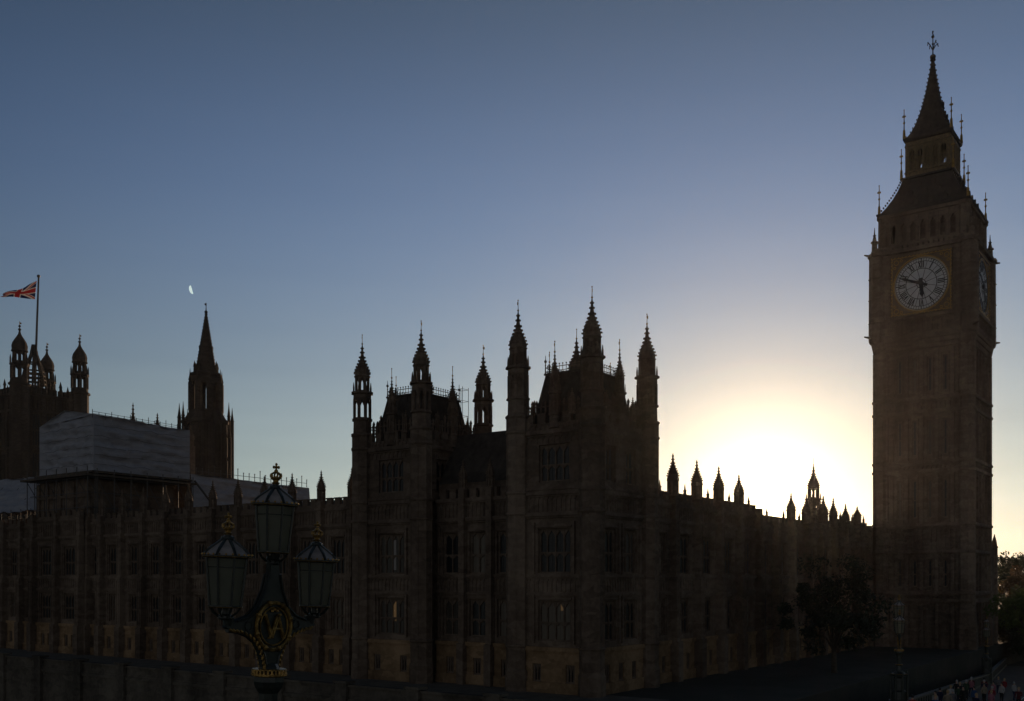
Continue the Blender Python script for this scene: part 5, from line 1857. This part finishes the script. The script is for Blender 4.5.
# ------------------------------------------------------------------ trees
def tree(name, x, y, z0, h, rad, leaf, label, seed, n_leaf=5200, size=0.22, group=None, squash=0.8, low=0.25, cat='tree'):
    rnd = random.Random(seed)
    root = empty(name, (x, y, z0), rnd.uniform(0, 6))
    tag(root, label, cat, group)
    t = MB()
    hc = h * low
    t.tube((0, 0, -0.2), (0.08, 0.05, hc), h * 0.032, 8, h * 0.022)
    clumps = []
    nb = 11
    for i in range(nb):
        a = 2 * pi * i / nb + rnd.uniform(-0.3, 0.3)
        zz = hc + (h - hc) * rnd.uniform(0.2, 0.95)
        fr = 1 - abs((zz - hc) / (h - hc) - 0.42) * 1.15
        rr = rad * fr * rnd.uniform(0.45, 0.95)
        tip = Vector((rr * cos(a), rr * sin(a), zz))
        mid = Vector((rr * 0.35 * cos(a), rr * 0.35 * sin(a), hc + (zz - hc) * 0.55))
        t.tube((0.08, 0.05, hc * 0.9), mid, h * 0.014, 6, h * 0.009)
        t.tube(mid, tip, h * 0.009, 5, h * 0.003)
        for _ in range(4):
            d = Vector((rnd.gauss(0, 1), rnd.gauss(0, 1), rnd.gauss(0, 0.7))) * rad * 0.26
            clumps.append((tip + d, rad * rnd.uniform(0.16, 0.36)))
            t.tube(tip, tip + d * 0.8, h * 0.003, 4, h * 0.0015)
    t.build('trunk', BARK, root)
    c = MB()
    per = n_leaf // len(clumps)
    for cc, cr in clumps:
        for _ in range(per):
            d = Vector((rnd.gauss(0, 1), rnd.gauss(0, 1), rnd.gauss(0, 1))).normalized() * cr * rnd.random() ** 0.45
            p = cc + Vector((d.x, d.y, d.z * squash))
            if p.z < hc * 0.5:
                continue
            q = Quaternion((rnd.gauss(0, 1), rnd.gauss(0, 1), rnd.gauss(0, 1), rnd.gauss(0, 1))).normalized()
            s = size * rnd.uniform(0.6, 1.4)
            b = len(c.v)
            for u, v in ((-s, 0), (0, -s * 0.45), (s, 0), (0, s * 0.45)):
                w = q @ Vector((u, v, 0.12 * s * (1 if v else -1)))
                c.v.append(tuple(p + w))
            c.face([b, b + 1, b + 2, b + 3])
    c.build('crown', leaf, root)
    return root


GZ = EYE + GROUND_Z
tree('broadleaf_tree', 31.6, 98.0, GZ, 9.6, 4.6, LEAF_DARK, 'dark broad tree in the shade in front of the pinnacled range', 3, 7000, 0.2)
SZ = EYE + STREET_Z
tree('broadleaf_tree', 66.0, 127.0, SZ, 10.4, 4.2, LEAF_GREEN, 'light green tree at the right edge below the skyline trees', 5, 8000, 0.2, low=0.2)
far = [(106.0, 212.0, 14.4, 7.0, LEAF_FAR, 'dull green far tree right beside the clock tower base'), (122.0, 238.0, 15.2, 8.0, LEAF_DARK, 'darkest far tree on the skyline at the right edge'),
       (97.0, 190.0, 9.6, 5.0, LEAF_RUST, 'rusty brown low tree behind the light green one'), (92.0, 178.0, 7.0, 5.0, LEAF_FAR, 'small dull tree low beside the clock tower porch'),
       (112.0, 212.0, 13.6, 7.0, LEAF_FAR, 'dull green tree under the skyline at the right edge'), (75.0, 146.0, 4.6, 4.4, LEAF_DARK, 'low dark bushy tree beside the farthest lantern'),
       (84.0, 160.0, 5.0, 4.6, LEAF_DARK, 'low dark bush under the light green tree'), (98.0, 176.0, 5.4, 5.0, LEAF_FAR, 'low dull bush at the right edge behind the light green tree'),
       (80.0, 152.0, 5.2, 4.0, LEAF_RUST, 'low rusty bush below the skyline trees')]
for i, (x, y, h, r, lf, lab) in enumerate(far):
    tree('broadleaf_tree', x, y, SZ, h + 3.4, r, lf, lab, 20 + i, 4200, 0.36, 'trees beyond the clock tower', low=0.12)


# ------------------------------------------------------------------ people on the bridge footway
SKIN = plain('skin', (0.42, 0.26, 0.19), 0.6)
HAIR = {'dark': plain('dark_hair', (0.012, 0.01, 0.008), 0.6), 'fair': plain('fair_hair', (0.35, 0.24, 0.11), 0.6), 'grey': plain('grey_hair', (0.3, 0.3, 0.3), 0.6)}
CLOTH = {'red': (0.42, 0.03, 0.035), 'white': (0.74, 0.73, 0.70), 'black': (0.018, 0.018, 0.02), 'navy': (0.02, 0.03, 0.09), 'grey': (0.22, 0.22, 0.23), 'pink': (0.6, 0.22, 0.28), 'beige': (0.45, 0.37, 0.26), 'green': (0.05, 0.10, 0.05), 'blue': (0.06, 0.14, 0.34), 'maroon': (0.16, 0.02, 0.03)}
CLOTH = {k: noisy('cloth_' + k, tuple(c * 0.4 for c in v), tuple(c * 0.6 for c in v), 6.0, 0.9) for k, v in CLOTH.items()}


def skinned(verts, edges, radii, levels=1):
    me = bpy.data.meshes.new('skeleton')
    me.from_pydata(verts, edges, [])
    o = bpy.data.objects.new('skeleton', me)
    COL.objects.link(o)
    o.modifiers.new('skin', 'SKIN')
    for i, r in enumerate(radii):
        me.skin_vertices[0].data[i].radius = (r, r) if not isinstance(r, tuple) else r
    me.skin_vertices[0].data[0].use_root = True
    s = o.modifiers.new('sub', 'SUBSURF'); s.levels = levels; s.render_levels = levels
    dg = bpy.context.evaluated_depsgraph_get()
    out = bpy.data.meshes.new_from_object(o.evaluated_get(dg))
    bpy.data.objects.remove(o); bpy.data.meshes.remove(me)
    return out


def person_mesh(stride, arm, female):
    w = 0.17 if female else 0.20
    V = [(0, 0, 0.96), (0, 0, 1.12), (0, 0.01, 1.34), (0, 0.0, 1.47), (0, -0.01, 1.55), (0, -0.02, 1.64), (0, -0.01, 1.72)]
    E = [(0, 1), (1, 2), (2, 3), (3, 4), (4, 5), (5, 6)]
    R = [(0.155, 0.115), (0.135, 0.10), (0.165, 0.115), (0.10, 0.08), 0.056, (0.078, 0.098), (0.066, 0.08)]
    for s in (-1, 1):
        b = len(V)
        k = stride * s
        V += [(s * 0.09, 0, 0.88), (s * 0.10, -0.16 * k, 0.50), (s * 0.10, -0.20 * k + 0.08 * abs(k), 0.09), (s * 0.11, -0.20 * k + 0.08 * abs(k) - 0.16, 0.035)]
        E += [(0, b), (b, b + 1), (b + 1, b + 2), (b + 2, b + 3)]
        R += [0.095, 0.068, 0.045, 0.035]
        b = len(V)
        f = arm if s > 0 else arm * 0.3
        V += [(s * w, 0.01, 1.41), (s * (w + 0.05), 0.03 - 0.1 * f, 1.14), (s * (w + 0.04 - 0.1 * f), -0.06 - 0.20 * f, 0.93 + 0.32 * f), (s * (w + 0.03 - 0.11 * f), -0.09 - 0.24 * f, 0.84 + 0.44 * f)]
        E += [(2, b), (b, b + 1), (b + 1, b + 2), (b + 2, b + 3)]
        R += [0.066, 0.05, 0.036, 0.032]
    me = skinned(V, E, R, 2)
    return me


BODIES = [person_mesh(0.0, 0.0, False), person_mesh(0.9, 0.2, True), person_mesh(-0.8, 0.9, False)]
hair_mb = MB()
hair_mb.lathe(0, 0.0, [(1.60, 0.085), (1.66, 0.098), (1.72, 0.098), (1.77, 0.082), (1.805, 0.04), (1.812, 0.01)], 10)


def person(x, y, z, rz, top, legs, hair, body, hgt, label):
    me = BODIES[body].copy()
    me.name = 'person'
    for m in (SKIN, CLOTH[top], CLOTH[legs]):
        me.materials.append(m)
    for p in me.polygons:
        c = p.center
        if c.z > 1.49: p.material_index = 0
        elif c.z > 0.9:
            p.material_index = 0 if (abs(c.x) > 0.15 and c.z < 0.9) else 1
        else: p.material_index = 2 if abs(c.x) < 0.19 else 0
        p.use_smooth = True
    o = emit_obj('person', me, None, (x, y, z), (0, 0, rz))
    o.scale = (hgt / 1.8,) * 3
    tag(o, label, 'person', 'people walking on the bridge')
    h = hair_mb.mesh('hair', HAIR[hair], smooth=True)
    # hair sits on the crown and back of the head
    emit_obj('hair', h, o, (0, 0.022, 0.0))
    # nose, so that the head has a front
    n = MB(); n.ball((0, -0.125, 1.645), 0.02, 6, 4, 1.3)
    n.build('nose', SKIN, o)


def on_bridge(s, off):
    """a point s metres past the near lamp along the parapet line, off metres to the road side"""
    a, b, base = (LINE[1], LINE[2], 0) if s < (LINE[2] - LINE[1]).length else (LINE[2], LINE[3], (LINE[2] - LINE[1]).length)
    if s > (LINE[2] - LINE[1]).length + (LINE[3] - LINE[2]).length:
        a, b, base = LINE[3], LINE[4], (LINE[2] - LINE[1]).length + (LINE[3] - LINE[2]).length
    d = (b - a); t = (s - base) / d.length
    p = a + d * t
    dd = d.copy(); dd.z = 0; dd.normalize()
    n = Vector((dd.y, -dd.x, 0))
    p = p + n * off
    return p.x, p.y, EYE + p.z - PAR_H, atan2(dd.y, dd.x)


FOLK_START = 53.0
FOLK = [  # along, off, facing, top, legs, hair, body, height, label
    (33.2, 1.2, 0.2, 'red', 'black', 'dark', 0, 1.74, 'person in red top with dark hair, left of the middle lantern'),
    (39.2, 1.5, 2.6, 'white', 'navy', 'dark', 1, 1.66, 'person in white top just right of the middle lantern'),
    (40.6, 2.4, 0.4, 'grey', 'black', 'grey', 2, 1.76, 'grey haired person in grey coat, arm raised'),
    (42.6, 1.3, -0.5, 'navy', 'navy', 'dark', 1, 1.70, 'person in navy coat walking along the parapet'),
    (44.4, 2.6, 2.9, 'black', 'black', 'dark', 0, 1.80, 'tall person all in black on the footway'),
    (46.2, 1.5, 0.3, 'white', 'grey', 'fair', 0, 1.72, 'fair haired person in white shirt and grey trousers'),
    (47.2, 3.0, 2.8, 'blue', 'black', 'dark', 1, 1.64, 'person in blue jacket between the two far lanterns'),
    (50.4, 1.6, 0.1, 'black', 'navy', 'fair', 2, 1.78, 'fair haired person in black jacket, arm raised'),
    (52.0, 3.2, 3.0, 'beige', 'black', 'dark', 1, 1.68, 'person in beige coat on the footway'),
    (55.0, 1.5, 0.6, 'green', 'black', 'grey', 0, 1.75, 'grey haired person in green coat'),
    (57.0, 3.4, 2.7, 'pink', 'navy', 'dark', 1, 1.62, 'person in pink top near the farthest lantern'),
    (60.0, 2.4, 0.2, 'maroon', 'black', 'dark', 0, 1.77, 'person in maroon jacket near the farthest lantern'),
    (62.5, 3.8, 2.9, 'red', 'grey', 'fair', 1, 1.69, 'fair haired person in red top and grey trousers at the right edge'),
    (47.5, 4.2, 0.5, 'red', 'navy', 'grey', 2, 1.73, 'grey haired person in red jacket with arm raised'),
    (54.0, 4.3, 2.5, 'white', 'black', 'dark', 0, 1.71, 'dark haired person in white top and black trousers by the kerb'),
    (66.0, 3.0, 0.1, 'grey', 'navy', 'fair', 1, 1.67, 'fair haired person in grey top, farthest of the walkers'),
]
CROWD = [('blue', 'fair'), ('navy', 'fair'), ('beige', 'fair'), ('beige', 'grey'), ('pink', 'fair'), ('maroon', 'fair'), ('green', 'dark'), ('green', 'fair'), ('black', 'grey'), ('navy', 'grey'), ('white', 'grey'), ('pink', 'grey'), ('maroon', 'grey'), ('blue', 'grey')]
crowd_rnd = random.Random(41)
for i, (top, hair) in enumerate(CROWD):
    FOLK.append((34.5 + i * 2.35 + crowd_rnd.uniform(-1, 1), crowd_rnd.uniform(0.9, 7.0), crowd_rnd.choice((0.2, 2.9, 1.2, -0.6)), top, crowd_rnd.choice(('black', 'navy', 'grey')), hair, i % 3, crowd_rnd.uniform(1.58, 1.84),
                 '%s haired person in %s top in the crowd on the bridge' % (hair, top)))
for s, off_, face, top, legs, hair, body, hgt, lab in FOLK:
    x, y, z, ang = on_bridge(FOLK_START + (s - 33.2) * 1.25, off_)
    person(x, y, z, ang + pi / 2 + face, top, legs, hair, body, hgt, lab)


# ------------------------------------------------------------------ the moon
def moon():
    R = 11.6
    mb = MB()
    outer, inner = [], []
    n = 18
    for i in range(n + 1):
        a = pi / 2 + pi * i / n
        outer.append((R * cos(a), R * sin(a)))
        inner.append((-R * 0.02 * cos(a) + 1.2, R * 0.96 * sin(a)))
    for d0, d1 in ((0.0, 3.0),):
        for i in range(n):
            (a, b), (c, d) = outer[i], outer[i + 1]
            (e, f), (g, h) = inner[i], inner[i + 1]
            mb.hexa([(a, d0, b), (c, d0, d), (g, d0, h), (e, d0, f), (a, d1, b), (c, d1, d), (g, d1, h), (e, d1, f)])
    m = bpy.data.materials.new('moonlight'); m.use_nodes = True
    nt = m.node_tree; nt.nodes.clear()
    e = nt.nodes.new('ShaderNodeEmission'); o = nt.nodes.new('ShaderNodeOutputMaterial')
    e.inputs[0].default_value = (0.74, 0.9, 0.86, 1); e.inputs[1].default_value = 1.3
    nt.links.new(e.outputs[0], o.inputs[0])
    ob = mb.build('moon', m, None, (0, 0, 0), (-0.3205 * 2700, 2700, EYE + 0.2905 * 2700), (0, radians(-16), 0))
    ob.scale = (0.55, 1, 1)
    tag(ob, 'small pale half moon in the blue sky above the octagonal spire', 'moon')


moon()


# ------------------------------------------------------------------ thin evening haze
def haze():
    mb = MB()
    mb.box(-2480, 2480, -2480, 2480, -17.5, 124.0)
    m = bpy.data.materials.new('evening_haze'); m.use_nodes = True
    nt = m.node_tree; nt.nodes.clear()
    v = nt.nodes.new('ShaderNodeVolumePrincipled'); o = nt.nodes.new('ShaderNodeOutputMaterial')
    v.inputs['Color'].default_value = (0.92, 0.9, 0.88, 1)
    v.inputs['Density'].default_value = 0.00004
    v.inputs['Anisotropy'].default_value = 0.8
    nt.links.new(v.outputs[0], o.inputs['Volume'])
    tag(mb.build('haze', m), 'thin evening haze in the air', 'haze', None, 'stuff')


haze()
